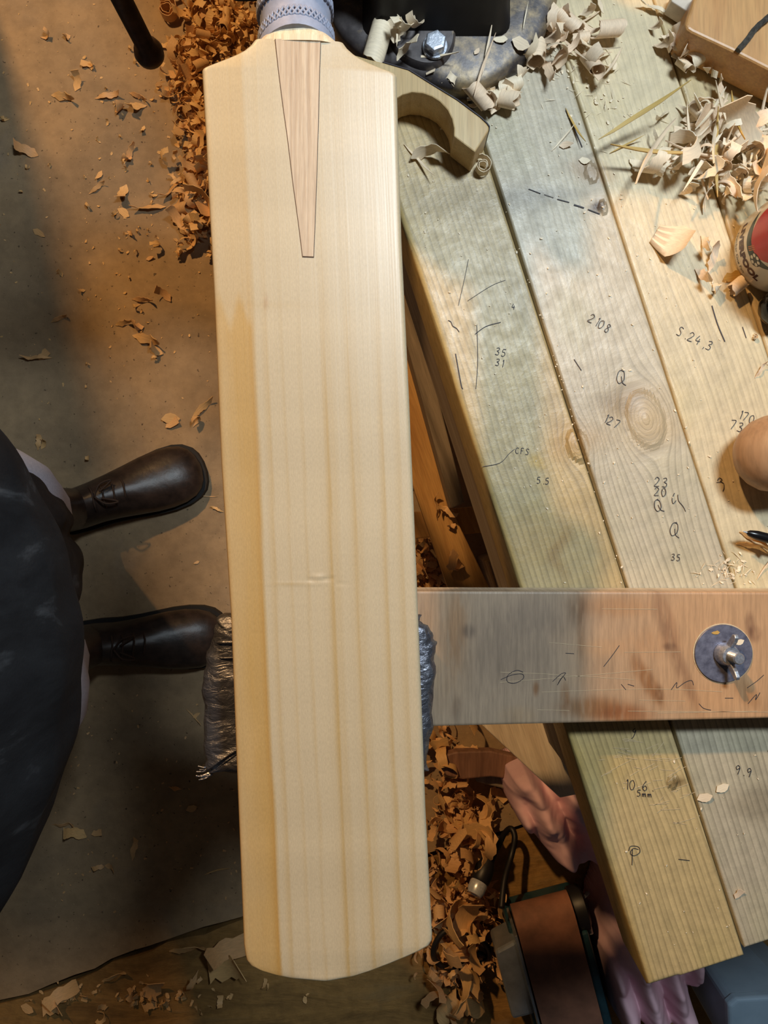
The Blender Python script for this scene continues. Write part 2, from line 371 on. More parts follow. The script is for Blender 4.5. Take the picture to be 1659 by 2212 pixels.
for k in range(5):
    u0, u1 = k*PW + (0.0014 if k == 1 else 0.0006), (k+1)*PW - (0.0014 if k == 0 else 0.0006)
    y0, y1 = PLEN[k]
    us = np.unique(np.concatenate([np.linspace(0, 0.004, 5), np.linspace(0.004, u1-u0-0.004, 38), np.linspace(u1-u0-0.004, u1-u0, 5)])) + u0
    ys = np.unique(np.concatenate([np.linspace(0, 0.006, 5), np.linspace(0.006, y1-y0, 460 if k < 3 else 120)])) + y0
    U, Y = np.meshgrid(us, ys); nx, ny = len(us), len(ys)
    wob = (fbm(Y*0+k*3.1, Y, 0.12, 40+k)-0.5)*0.0016
    e = np.minimum(np.minimum(U-u0, u1-U), Y-y0); r = 0.005 if k == 0 else 0.0016
    r = np.where((k == 0) & (U-u0 < 0.03), 0.005, 0.0018); q = np.clip((r-e)/r, 0, 1); Z = ZB - r*(1-np.sqrt(1-q*q)) - 0.0006*k*(k != 2)*0.3 + (fbm(U, Y, 0.05, 5+k)-0.5)*0.0008
    edge = ((U-u0) < 0.001).astype(float) + ((u1-U) < 0.001)
    Ub = U + wob*np.where(U-u0 < (u1-u0)/2, 1, -0.4)*np.clip((0.012-np.minimum(U-u0, u1-U))/0.012, 0, 1)
    # world pixel coordinates for stains and painted shade
    cx, sx = cos(PHI), sin(PHI)
    WX = C0.x + U*cx - Y*sx; WY = C0.y + U*sx + Y*cx
    PX = WX*F/(H-ZB)+829.5; PY = 1106-WY*F/(H-ZB)
    W_ = (U-u0) + (fbm(U*3, Y, 0.25, 60+k)-0.5)*0.02
    G = W_.copy(); ring = np.zeros_like(U)
    for (kp, kr) in KL:
        du = U-kp.x; dy = (Y-kp.y)*0.62; r2 = du*du+dy*dy+1e-9
        G = G - du*np.minimum(kr*kr*1.5/r2, 1.0)*np.exp(-r2/(kr*5)**2)
        ins = np.clip((kr-np.sqrt(r2))/(kr*0.15), 0, 1); G = G*(1-ins) + (np.sqrt(r2)*1.8)*ins
    colr = np.ones(U.shape+(3,))*lin(PCOL[k])
    lo = fbm(U*2, Y, 0.16, 80+k)[..., None]; colr = colr*(0.86+0.28*lo)
    gn = fbm(U, Y*0.6, 0.06, 90+k)[..., None]; colr = colr*(1-0.22*np.clip(gn-0.5, 0, 1)*np.array([1.0, 0.7, 1.6]))
    for (a, b, rx, ry, cm, s) in STAINS_AND_SHADE:
        wgt = s*np.exp(-(((PX-a+14*np.sin(PY/17.))/rx)**2+((PY-b)/ry)**2)**1.5*0.7)[..., None]
        colr = colr*(1-wgt) + colr*np.array(cm)*wgt
    if k == 0: colr = colr*(1-0.35*np.clip((0.010-(U-u0))/0.010, 0, 1)[..., None]*np.array([0.2, 0.3, 0.8]))
    V = np.c_[Ub.ravel(), Y.ravel(), Z.ravel()]; n = nx*ny
    idx = np.arange(n).reshape(ny, nx)
    fs = np.c_[idx[:-1,:-1].ravel(), idx[:-1,1:].ravel(), idx[1:,1:].ravel(), idx[1:,:-1].ravel()].tolist()
    loop = list(idx[0, :]) + list(idx[1:, -1]) + list(idx[-1, -2::-1]) + list(idx[-2:0:-1, 0])
    low = V[loop].copy(); low[:, 2] = ZB-0.075; V = np.vstack([V, low]); m = len(loop)
    fs += [(loop[i], n+i, n+(i+1) % m, loop[(i+1) % m]) for i in range(m)]
    fs.append(tuple(n+i for i in range(m))[::-1])
    colv = np.vstack([colr.reshape(-1, 3), colr.reshape(-1, 3)[loop]*0.8])
    gcv = np.c_[G.ravel()+k*1.7, Y.ravel(), np.zeros(n)]; gcv = np.vstack([gcv, gcv[loop] + np.array([0.075, 0, 0])])
    o = grid_mesh('plank', V, fs, M['plank'], bench, colv, gcv); o.data.set_sharp_from_angle(angle=0.9)
    gsv = (0.95, 0.75, 0.42, 0.4, 0.5)[k]*(0.55+0.9*fbm(U, Y*0.5, 0.12, 70+k)); gsv = gsv*np.interp(PY, [300, 1300, 1700], [0.75, 0.95, 1.15])
    at = o.data.attributes.new('gs', 'FLOAT', 'POINT'); at.data.foreach_set('value', np.concatenate([gsv.ravel(), gsv.ravel()[loop]]).clip(0, 1).astype(np.float32))
    planks.append(o)
def bbox_part(name, a, b, mat, bevel=0.002):       # box in bench-local coordinates
    m = MB(); m.box(a, b); m.v = [tuple(MATX[bench.name] @ Vector(p)) for p in m.v]; return m.obj(name, mat, bench, bevel=bevel)
bbox_part('rail', (0.004, 0.17, ZB-0.195), (0.045, 1.40, ZB-0.0755), M['rail'])
bbox_part('rail', (0.42, 0.05, ZB-0.195), (0.46, 1.40, ZB-0.0755), M['rail'])
for (u, y) in ((0.046, 0.28), (0.35, 0.28), (0.046, 1.25), (0.35, 1.25)):
    bbox_part('leg', (u, y, 0.0), (u+0.07, y+0.07, ZB-0.0755), M['rail'])
# lower shelf under the bench: cross pieces, a yellow board and a grey board
def px_prism(name, pts, z0, z1, mat, parent=None, bevel=0.0015, ztop=None):
    m = MB(); m.prism([P(x, y, z1) for x, y in pts], z0, z1); return m.obj(name, mat, parent, bevel=bevel)
px_prism('shelf_bearer', [(870,1108),(1130,1085),(1140,1142),(870,1166)], 0.12, 0.17, M['yellow_board'], bench)
px_prism('shelf_bearer', [(820,640),(1130,560),(1140,620),(830,700)], 0.12, 0.17, M['yellow_board'], bench)
px_prism('shelf_board', [(790,560),(856,560),(985,1120),(1072,1300),(978,1300),(897,1065),(820,800)], 0.17, 0.195, M['yellow_board'], bench)
px_prism('shelf_board', [(850,640),(892,640),(1004,1086),(976,1098)], 0.20, 0.27, M['grey_board'], bench)
px_prism('gusset_panel', [(1010,1420),(1042,1568),(1210,1724),(1330,1700),(1190,1380)], ZB-0.26, ZB-0.235, M['pale_board'], bench)
# support post for the gusset
bbox_part('gusset_block', (0.046, 0.20, ZB-0.235), (0.11, 0.275, ZB-0.0755), M['rail'])

# pencil writing on the planks -------------------------------------------------------------
GLY = {
 '0': [[(.5,0),(.15,.2),(.1,.6),(.35,1),(.7,.85),(.8,.4),(.55,0)]],
 '1': [[(.3,.15),(.45,0),(.5,1)]],
 '2': [[(.1,.25),(.4,0),(.75,.2),(.5,.6),(.1,1),(.85,.95)]],
 '3': [[(.15,.1),(.6,0),(.7,.25),(.35,.45),(.75,.6),(.65,.95),(.1,.95)]],
 '4': [[(.4,0),(.1,.6),(.8,.55)],[(.6,.3),(.55,1)]],
 '5': [[(.75,0),(.25,.05),(.2,.4),(.6,.42),(.75,.75),(.4,1),(.1,.9)]],
 '6': [[(.6,0),(.2,.45),(.15,.8),(.5,1),(.75,.75),(.5,.5),(.2,.7)]],
 '7': [[(.1,.05),(.8,0),(.4,1)]],
 '8': [[(.7,.15),(.35,0),(.2,.25),(.65,.6),(.6,.95),(.25,.95),(.25,.65),(.7,.15)]],
 '9': [[(.75,.2),(.4,0),(.15,.25),(.4,.5),(.75,.25),(.65,1)]],
 '.': [[(.4,.92),(.52,1)]], ',': [[(.5,.9),(.4,1.15)]], '-': [[(.1,.5),(.9,.52)]], '/': [[(.8,0),(.2,1)]],
 'S': [[(.8,.1),(.4,0),(.2,.25),(.65,.6),(.6,.95),(.1,.95)]], 'C': [[(.8,.1),(.3,.1),(.1,.6),(.4,1),(.8,.9)]],
 'F': [[(.2,0),(.2,1)],[(.2,0),(.8,0)],[(.2,.45),(.6,.45)]], 'm': [[(0,.5),(.1,1)],[(.1,.7),(.3,.5),(.4,1)],[(.4,.7),(.65,.5),(.8,1)]],
 'Q': [[(.6,.05),(.2,.2),(.1,.7),(.4,1),(.8,.7),(.7,.2),(.4,.1)],[(.5,.5),(.7,.9),(1.1,1.05)]],
 'P': [[(.3,1.2),(.35,.2)],[(.0,.3),(.2,0),(.9,.05),(1.0,.4),(.5,.6),(.15,.45),(.4,.15),(.9,.2)]],
 'q': [[(.2,.4),(.1,.7),(.35,1),(.7,.8),(.9,.3)],[(.45,.1),(.35,.9)],[(.8,.5),(.6,.8),(1.0,1.1)]],
 'w': [[(0,1),(.35,.1),(.3,.9),(.65,.1),(.6,.8),(1.1,.2)]], 'g': [[(.5,0),(.2,.3),(.5,.5),(.7,.2),(.5,1),(.2,1.3)]], 'l': [[(.2,0),(.8,.25),(.9,1.5)]],
 'r': [[(.1,.35),(.35,.1),(.7,.25),(.5,.4),(.9,.6),(.95,1),(.8,1.3)],[(0,.5),(.6,.45)]],
 'c': [[(.3,0),(.1,.5),(.3,.9),(.6,.6)],[(.7,.1),(.9,.6),(1.5,1.0),(1.9,1.4)]], ' ': []}
def stroke_mesh(mbx, pts, z, wpx, smooth=True):
    wp = [P(x, y, z) for x, y in pts]
    if smooth and len(wp) > 2: wp = catmull(wp, 5)
    hw = wpx*(H-z)/F/2; A = []; B = []
    for i, p in enumerate(wp):
        t = (wp[min(i+1, len(wp)-1)]-wp[max(i-1, 0)]); t.z = 0
        if t.length < 1e-9: t = Vector((1,0,0))
        t.normalize(); nn = Vector((-t.y, t.x, 0))*hw; A.append(p+nn); B.append(p-nn)
    n = len(wp); mbx.add(A+B, [(i, i+1, n+i+1, n+i) for i in range(n-1)])
def write(txt, x, y, ang, size, z=ZB+0.0006, parent=None, name='pencil_note', wpx=1.4, mat='pencil', adv=0.85):
    m = MB(); ca, sa = cos(math.radians(ang)), sin(math.radians(ang)); pen = 0.0
    for ch in txt:
        for st in GLY[ch]:
            stroke_mesh(m, [(x+((a*0.7+pen)*ca-b*sa)*size, y+((a*0.7+pen)*sa+b*ca)*size) for a, b in st], z, wpx)
        pen += adv if ch not in '.1,' else adv*0.55
    return m.obj(name, M[mat], parent)
p1, p2, p3 = planks[0], planks[1], planks[2]
for (tx, x, y, a, s, pl) in [('2108',1278,676,32,19,p2),('S.24,3',1468,704,26,20,p3),('Q',1334,795,10,32,p2),('127',1310,894,28,18,p2),
    ('CFS',1114,966,8,13,p1),('5.5',1160,1030,6,14,p1),('35',1072,750,14,16,p1),('31',1072,774,14,15,p1),('23',1414,1030,6,20,p2),('20',1414,1052,6,18,p2),
    ('Q',1410,1078,-8,28,p2),('c',1452,1064,8,26,p2),('Q',1450,1124,12,32,p2),('170',1600,886,22,18,p3),('730',1580,906,18,20,p3),('r',1548,1030,0,24,p3),
    ('10.6.',1350,1684,4,21,p1),('5mm',1376,1706,4,14,p1),('9.9',1590,1652,14,19,p2),('P',1358,1828,0,34,p1),('g',1366,1572,10,18,p1),('35',1450,1196,6,14,p2),('4',1106,656,4,12,p1),('-',1464,1834,4,44,p1)]:
    write(tx, x, y, a, s, parent=pl)
# knife scratches and pencil ticks
for pts, pl, wpx in [([(984,764),(996,830),(1000,840)],p1,2.2),([(968,692),(974,695),(978,704),(986,709),(992,717)],p1,1.6),([(1026,722),(1050,705),(1082,696)],p1,1.6),
    ([(1030,700),(1032,780),(1028,840)],p1,1.2),([(990,660),(1004,600),(1012,560)],p1,1.0),([(1010,650),(1060,618),(1092,605)],p1,1.0),
    ([(1042,1008),(1080,1000),(1100,980),(1112,970)],p1,1.2),([(1142,408),(1168,418)],p2,1.6),([(1176,420),(1196,427)],p2,1.2),([(1204,430),(1230,437)],p2,1.8),([(1240,442),(1262,449)],p2,3.0),([(1270,452),(1296,462)],p2,2.2),([(1222,238),(1240,275),(1258,318)],p2,2.0),
    ([(1538,660),(1550,700),(1566,738)],p3,2.4),([(1604,706),(1612,730)],p3,1.8),([(1240,776),(1256,800)],p2,1.6)]:
    m = MB(); stroke_mesh(m, pts, ZB+0.0006, wpx); m.obj('knife_scratch', M['pencil'], pl)
m = MB(); rr = random.Random(3)
for i in range(46):
    x = rr.uniform(1290, 1480); y = 1600+(x-1290)*0.55+rr.uniform(-40, 90); a = rr.uniform(-0.9, 0.3); L = rr.uniform(10, 46)
    stroke_mesh(m, [(x, y), (x+L*cos(a), y+L*sin(a))], ZB+0.0005, 0.9, False)
tag(m.obj('blade_scratches', M['scratch'], p1), kind='stuff')

# ---------------------------------------------------------------- bench vice
vc = P(960, -40, ZB)
vice = thing('bench_vice', 'dark cast iron bench vice bolted to the planks gripping the bat handle', 'vice', (vc.x, vc.y, ZB))
outl = [(690,-120),(700,-30),(722,50),(772,105),(840,142),(910,166),(985,188),(1050,182),(1115,140),(1165,86),(1196,30),(1212,-60),(1180,-190),(1080,-280),(900,-300),(760,-230)]
Z1 = ZB+0.020
m = MB(); pts = catmull([P(x, y, Z1) for x, y in outl], 5, True)
rings = []
for (sc, z) in ((1.0, ZB+0.0005), (1.0, ZB+0.012), (0.985, ZB+0.018), (0.955, Z1), (0.90, Z1+0.0015), (0.70, Z1+0.003)):
    rings.append([Vector((vc.x+(p.x-vc.x)*sc, vc.y+(p.y-vc.y)*sc, z)) for p in pts])
m.loft(rings); smooth_angle(m.obj('base_plate', M['iron'], vice), 0.9)
# bolting lug with its washer face
lug = [(836,-40),(834,40),(846,88),(872,120),(916,138),(952,132),(976,104),(984,60),(986,-40)]
m = MB(); lp = catmull([P(x, y, Z1+0.008) for x, y in lug], 5, True); lc = sum(lp, Vector())/len(lp)
m.loft([[Vector((lc.x+(p.x-lc.x)*s, lc.y+(p.y-lc.y)*s, z)) for p in lp] for s, z in ((1.06, Z1), (1.0, Z1+0.006), (0.95, Z1+0.008))]); smooth_angle(m.obj('bolting_lug', M['iron'], vice), 0.9)
bp = P(940, 98, Z1+0.012)
m = MB(); hexr = [(0.0098, 0), (0.0098, 0.0065), (0.0088, 0.0078), (0.0062, 0.008)]
m.lathe([(0.0105, -0.005), (0.0112, -0.002), (0.0108, 0.0)], Matrix.Translation(bp), 24)
m.lathe(hexr, Matrix.Translation(bp) @ Matrix.Rotation(0.35, 4, 'Z'), 6); m.obj('hex_bolt', M['zinc'], vice, bevel=0.0004)
# body and fixed jaw
m = MB()
def sec(x0, x1, y0, y1, z, r=0.012):
    out = []
    for cx_, cy_, a0 in ((x1-r, y1-r, 0), (x0+r, y1-r, pi/2), (x0+r, y0+r, pi), (x1-r, y0+r, 1.5*pi)):
        for k in range(5): a = a0+k*pi/8; out.append(Vector((cx_+r*cos(a), cy_+r*sin(a), z)))
    return out
m.loft([sec(-0.02, 0.112, 0.418, 0.56, Z1), sec(-0.012, 0.106, 0.425, 0.55, Z1+0.02), sec(-0.012, 0.106, 0.450, 0.57, 0.90), sec(-0.036, 0.12, 0.468, 0.58, 0.96), sec(-0.036, 0.15, 0.475, 0.58, 1.0)])
smooth_angle(m.obj('body', M['black_iron'], vice), 0.8)
m = MB(); m.loft([sec(0.10, 0.22, 0.51, 0.57, 0.93), sec(0.10, 0.226, 0.50, 0.575, 0.99), sec(0.10, 0.226, 0.50, 0.575, 1.0)]); smooth_angle(m.obj('anvil', M['black_iron'], vice), 0.8)
m = MB(); m.loft([sec(-0.037, -0.012, 0.465, 0.575, 0.985, 0.003), sec(-0.037, -0.012, 0.465, 0.575, 1.055, 0.003)]); m.obj('fixed_jaw', M['iron'], vice)
m = MB(); m.loft([sec(-0.124, -0.0855, 0.412, 0.575, 0.86, 0.006), sec(-0.124, -0.0855, 0.44, 0.575, 1.0, 0.006), sec(-0.116, -0.0855, 0.455, 0.575, 1.055, 0.006)]); m.obj('moving_jaw', M['black_iron'], vice)
m = MB(); m.box((-0.20, 0.45, 0.865), (-0.005, 0.52, 0.905)); m.obj('slide', M['iron'], vice, bevel=0.004)
ty, tz = 0.462, 0.925
m = MB(); m.lathe([(0.011, 0), (0.011, 0.13), (0.019, 0.132), (0.021, 0.15), (0.019, 0.176), (0.012, 0.18)], axisM((-0.09, ty, tz), (-1, 0, 0)), 24); smooth_angle(m.obj('screw', M['bar_steel'], vice))
tb = P(321, 112, 0.715); m = MB()
m.lathe([(0.0, -0.014), (0.009, -0.013), (0.0138, -0.007), (0.0148, 0), (0.0128, 0.007), (0.0094, 0.010), (0.0090, 0.30), (0.0128, 0.304), (0.0148, 0.31), (0.0128, 0.318), (0, 0.322)], Matrix.Translation((tb.x, tb.y, 0.715)), 24)
smooth_angle(m.obj('tommy_bar', M['bar_steel'], vice), 0.9)

# ---------------------------------------------------------------- cricket bat
bat_o = P(700, 1106, 1.0)
bat = thing('cricket_bat', 'unfinished pale willow cricket bat with grey rubber grip held face up', 'cricket bat', (bat_o.x, bat_o.y, 0.99))
LE = [(60,562),(72,556),(84,549),(96,540),(108,526),(118,508),(128,486),(138,462),(146,444),(150,438),(154,436.5),(300,445),(463,453),(640,463),(1000,478),(1330,499),(1690,513),(2040,527),(2062,530),(2075,533),(2086,541),(2096,558),(2106,588),(2114,624),(2120,668),(2123,700)]
RE = [(60,728),(72,734),(84,741),(96,750),(108,764),(118,780),(128,802),(138,828),(144,846),(148,854),(153,857),(300,861),(520,868),(850,884),(1150,897),(1500,911),(1750,920),(2000,933),(2030,935),(2044,934),(2054,928),(2064,910),(2076,882),(2090,846),(2104,806),(2114,770),(2120,736),(2123,706)]
pys = np.unique(np.concatenate([np.linspace(84, 160, 40), np.linspace(160, 2020, 420), np.linspace(2020, 2123, 60)]))
NXB = 96
def bat_d(py): return np.interp(py, [60, 148, 1100, 2060, 2123], [0.4285, 0.429, 0.437, 0.443, 0.4435])
xl = np.interp(pys, *zip(*LE)); xr = np.interp(pys, *zip(*RE))
s = np.concatenate([np.linspace(0, 0.06, 10)[:-1], np.linspace(0.06, 0.94, NXB-18), np.linspace(0.94, 1, 10)[1:]])
S, PYg = np.meshgrid(s, pys); XLg = xl[:, None]; XRg = xr[:, None]; Dg = bat_d(PYg)
PXg = XLg+(XRg-XLg)*S; WX = (PXg-829.5)/F*Dg; WY = (1106-PYg)/F*Dg
wid = (XRg-XLg)/F*Dg; e = np.minimum(S, 1-S)*wid
e = np.minimum(e, np.maximum((2123-PYg)/F*0.44, 0)+0.0)
rl = 0.0032; q = np.clip((rl-e)/rl, 0, 1)
crown = 0.0016*(1-(2*S-1)**2) - 0.0016
ZT = H - Dg + crown - 0.0018*(1-np.sqrt(np.clip(1-q*q, 0, 1)))
TILT = math.tan(math.radians(3.2)); ZT = ZT - (S-0.5)*wid*TILT
tl = (pys-84)/(2123-84)
edge_t = np.interp(tl, [0, .05, .3, .7, .95, 1], [.022, .016, .018, .024, .016, .010])
spine_t = np.interp(tl, [0, .05, .3, .55, .68, .9, 1], [.034, .034, .040, .047, .050, .032, .018])
ZBk = (H-Dg) - (edge_t[:, None] + (spine_t-edge_t)[:, None]*(1-np.abs(2*S-1)**1.4))
ZBk = np.minimum(ZBk - (S-0.5)*wid*TILT, ZT-0.004)
ny, nx = S.shape; n = nx*ny
V = np.vstack([np.c_[WX.ravel(), WY.ravel(), ZT.ravel()], np.c_[(WX-(S-0.5)*0.003).ravel(), WY.ravel(), ZBk.ravel()]])
idx = np.arange(n).reshape(ny, nx)
fs = np.c_[idx[:-1,:-1].ravel(), idx[1:,:-1].ravel(), idx[1:,1:].ravel(), idx[:-1,1:].ravel()].tolist()
fs += (np.c_[idx[:-1,:-1].ravel(), idx[:-1,1:].ravel(), idx[1:,1:].ravel(), idx[1:,:-1].ravel()]+n).tolist()
loop = list(idx[0, :]) + list(idx[1:, -1]) + list(idx[-1, -2::-1]) + list(idx[-2:0:-1, 0])
fs += [(loop[i], loop[(i+1) % len(loop)], n+loop[(i+1) % len(loop)], n+loop[i]) for i in range(len(loop))]
# willow colour: yellow heartwood strip along one edge, growth rings as darker lines
xle = np.interp(pys, [60,154,2062,2123], [431,436.5,530,533])[:, None]; xre = np.interp(pys, [60,153,2030,2123], [854,857,935,939])[:, None]
ul = (PXg-xle)/(xre-xle) + (fbm(S*0, PYg, 500, 11)-0.5)*0.022 + (PYg-1100)/2000*0.012
base = np.array([0.540, 0.442, 0.290]); colr = np.ones(S.shape+(3,))*base
heart = np.array([0.490, 0.312, 0.112])
hb = np.clip((0.198-ul)/0.010, 0, 1)*(0.42+0.58*np.clip((PYg+30*np.sin(S*60)-655)/40, 0, 1))*(0.72+0.38*np.clip((ul-0.02)/0.16, 0, 1))
hb = np.clip(hb*(0.8+0.4*fbm(S*6, PYg/260, 0.7, 21)), 0, 1)[..., None]
colr = colr*(1-hb)+heart*hb
ring = np.zeros_like(S)
for (c_, w_, a_) in ((0.200,0.010,0.45),(0.262,0.010,0.30),(0.345,0.006,0.18),(0.432,0.006,0.20),(0.560,0.008,0.42),(0.590,0.030,0.18),(0.688,0.008,0.32),(0.715,0.03,0.14),(0.845,0.010,0.42),(0.93,0.012,0.25)):
    sh = 0.5*(PYg-1100)/1000*0.012*np.sin(c_*20)
    dlt = ul-c_-sh; prof = np.where(dlt < 0, np.exp(-(dlt/(w_*2.2))**2), np.exp(-(dlt/(w_*0.45))**2)); ring += a_*prof
ring = np.clip(1.5*ring*np.interp(PYg, [100, 600, 900, 2100], [0.25, 0.4, 0.95, 1.0]), 0, 0.9)[..., None]
colr = colr*(1-ring)+colr*np.array([0.84, 0.68, 0.38])*ring
cross = (fbm(S*0.4, PYg, 70, 33)-0.5)[..., None]*0.10; colr = colr*(1+cross)
for (a, b, rx, ry, cm, s_) in ((575,655,3,16,(0.7,0.5,0.4),0.7),(628,1262,34,3,(0.85,0.75,0.55),0.6),(575,660,110,8,(0.95,0.9,0.8),0.4),(545,1630,16,60,(1.12,1.12,1.15),0.5),(585,720,6,80,(1.05,1.05,1.05),0.5)):
    wg = s_*np.exp(-(((PXg-a)/rx)**2+((PYg-b)/ry)**2))[..., None]; colr = colr*(1-wg)+colr*np.array(cm)*wg
colb = np.vstack([colr.reshape(-1, 3), colr.reshape(-1, 3)])
gcb = np.vstack([np.c_[(ul*0.108).ravel(), (WY).ravel(), np.zeros(n)]]*2)
# small crushed dents across the grain near the middle
for (a, b, rx, ry, dz) in ((690,1246,16,3,0.0007),(708,1250,14,3,-0.0006),(672,1252,8,4,-0.0005),(650,1262,60,2,0.0003),(735,1262,20,2,-0.0003)):
    V[:n, 2] += (dz*np.exp(-(((PXg-a)/rx)**2+((PYg-b)/ry)**2))).ravel()
V -= np.array([bat_o.x, bat_o.y, 0.99])
t = attr_wood('willow', 'gc', 420, 2.2, 0.025, 0.42, 0.00008, 4.0, 0.07, (0.3, 0.6), 0.18)
bc = t.b.inputs['Base Color']; src = bc.links[0].from_socket
t.l(t.mix(src, t.ramp(t.noise(t.coord((1500, 420, 1), attr='gc'), 1.0, 3, 0.7), [(0.3, 0.88), (0.7, 1.05)]), 1.0, 'MULTIPLY'), bc)
t.b.inputs['Specular IOR Level'].default_value = 0.7
sil = t.noise(t.coord((160, 1300, 1), attr='gc'), 1.0, 2, 0.6)   # silvery cross-grain fleck
o = grid_mesh('blade', V, fs, t.m, bat, colb, gcb); o.data.set_sharp_from_angle(angle=1.0)
MATX[o.name] = MATX[bat.name]
M['willow'] = t.m
def bz(py, off=0.0): return H-float(bat_d(py))+off
def bat_prism(name, pts, mat, up, thick=0.002):
    m = MB(); tp = [P(x, y, bz(y, up) - (x-(np.interp(y, *zip(*LE))+np.interp(y, *zip(*RE)))/2)/F*0.43*TILT) for x, y in pts]; n_ = len(tp)
    m.add(tp+[Vector((p.x, p.y, p.z-thick)) for p in tp], [tuple(range(n_))[::-1], tuple(range(n_, 2*n_))]+[(i, (i+1) % n_, n_+(i+1) % n_, n_+i) for i in range(n_)])
    return m.obj(name, mat, bat)
wl = [(595,84),(602,150),(612,230),(622,300),(634,400),(645,480),(654,553)]; wr = [(692,84),(690,150),(688,230),(686,300),(683,400),(680,480),(677,554)]
bat_prism('splice_glue_line', [(x-1.6, y) for x, y in wl]+[(653,556),(678,557)]+[(x+1.4, y) for x, y in wr[::-1]], M['seam'], 0.00012, 0.001)
bat_prism('splice', wl+wr[::-1], M['splice'], 0.0003, 0.002)
# bare wood collar between shoulders and grip, then the rubber grip
def ring_at(py, xl_, xr_, zt, b, sq=3.2, n_=44):
    c_ = P((xl_+xr_)/2, py, zt-b*0.6); c_.y = P(0, py, zt).y; a = (xr_-xl_)/2/F*(H-zt+b*0.6); out = []
    for k in range(n_):
        an = 2*pi*k/n_; ca, sa = cos(an), sin(an)
        out.append(Vector((c_.x+a*math.copysign(abs(ca)**(2/sq), ca), c_.y, zt-b+b*math.copysign(abs(sa)**(2/sq), sa))))
    return out
m = MB(); zf = bz(90)
m.loft([ring_at(90, 545, 743, zf-0.0002, 0.018), ring_at(86, 546, 742, zf+0.0010, 0.0185), ring_at(74, 553, 735, zf+0.001, 0.0187, 3.0), ring_at(64, 561, 724, zf+0.0004, 0.0187, 2.8), ring_at(52, 568, 714, zf-0.0008, 0.0187, 2.2), ring_at(44, 576, 704, zf-0.0020, 0.0178, 2.0), ring_at(20, 582, 696, zf-0.003, 0.017, 2.0)][::-1])
o = m.obj('collar', M['collar'], bat); smooth_angle(o, 1.0)
axd = Vector((-0.045, 1, -0.02)).normalized(); g0 = Vector((-0.0510, (1106-50)/F*(H-zf), zf-0.0195))
def handle_ring(sd, ra, n_=40, wave=0.0):
    c_ = g0+axd*sd; u_ = axd.cross(Vector((0,0,1))).normalized(); v_ = u_.cross(axd)
    return [c_+(u_*cos(2*pi*k/n_)*ra*1.02+v_*sin(2*pi*k/n_)*ra*0.98)+axd*(wave*sin(2*pi*k/n_*1.0+0.6)-(0.004*max(0.0, 1-max(sd, 0)/0.012)*abs(cos(2*pi*k/n_))**2)) for k in range(n_)]
m = MB(); R0 = 0.0205
prof = [(-0.004, R0+0.0020), (0.0, R0+0.0022)]
sd = 0.003
while sd < 0.26:
    prof += [(sd, R0+0.0005), (sd+0.006, R0-0.0004), (sd+0.012, R0-0.0002)]; sd += 0.0135
prof.append((0.262, R0+0.003)); prof.append((0.268, R0-0.002))
m.loft([handle_ring(a, r_, 40, 0.002) for a, r_ in prof][::-1]); o = m.obj('grip', M['grip'], bat); smooth_angle(o, 1.0)
for bs in (0.002, 0.0165):
    m = MB()
    for fam in (1, -1):
        for k in range(44):
            path = []
            for j in range(5):
                tt = j/4; an = 2*pi*(k+fam*tt*1.5)/44; c_ = g0+axd*(bs+tt*0.0058-0.0005+0.002*sin(an+0.6)-0.004*max(0.0, 1-bs/0.012)*abs(cos(an))**2); u_ = axd.cross(Vector((0,0,1))).normalized(); v_ = u_.cross(axd)
                path.append(c_+(u_*cos(an)*1.02+v_*sin(an)*0.98)*(R0+0.0008))
            m.tube(path, 0.00085, 6)
    m.obj('braided_band', M['grip'], bat, smooth=True)

# ---------------------------------------------------------------- padded rest and plywood arm
ZA = ZB+0.035
arm_o = P(1560, 1412, ZB)
arm = thing('support_arm', 'stained plywood arm clamped across the bench with a big washer', 'support arm', (arm_o.x, arm_o.y, ZB))
xs = np.linspace(560, 1960, 520); ys_ = np.linspace(0, 1, 130)
X, T = np.meshgrid(xs, ys_); YT = np.interp(X, [925, 1659], [1277, 1279]); YB = np.interp(X, [925, 1659], [1569, 1551]); Y = YT+(YB-YT)*T
dA = H-ZA; WX = (X-829.5)/F*dA; WY = (1106-Y)/F*dA; ZZ = np.full_like(X, ZA)
e = np.minimum(Y-YT, YB-Y)/F*dA; ZZ -= 0.001*np.clip((0.0012-e)/0.0012, 0, 1)
grey = np.array(lin((168,146,122))); orange = np.array(lin((204,160,118))); colr = np.ones(X.shape+(3,))
mixf = np.clip((X-1180)/330+0.5*(fbm(X, Y, 120, 3)-0.5), 0, 1)[..., None]; colr = grey*(1-mixf)+orange*mixf  # greyer left part puts the warm bulb's shadow into the board colour
colr = colr*(0.9+0.2*fbm(X*2, Y, 60, 9)[..., None])
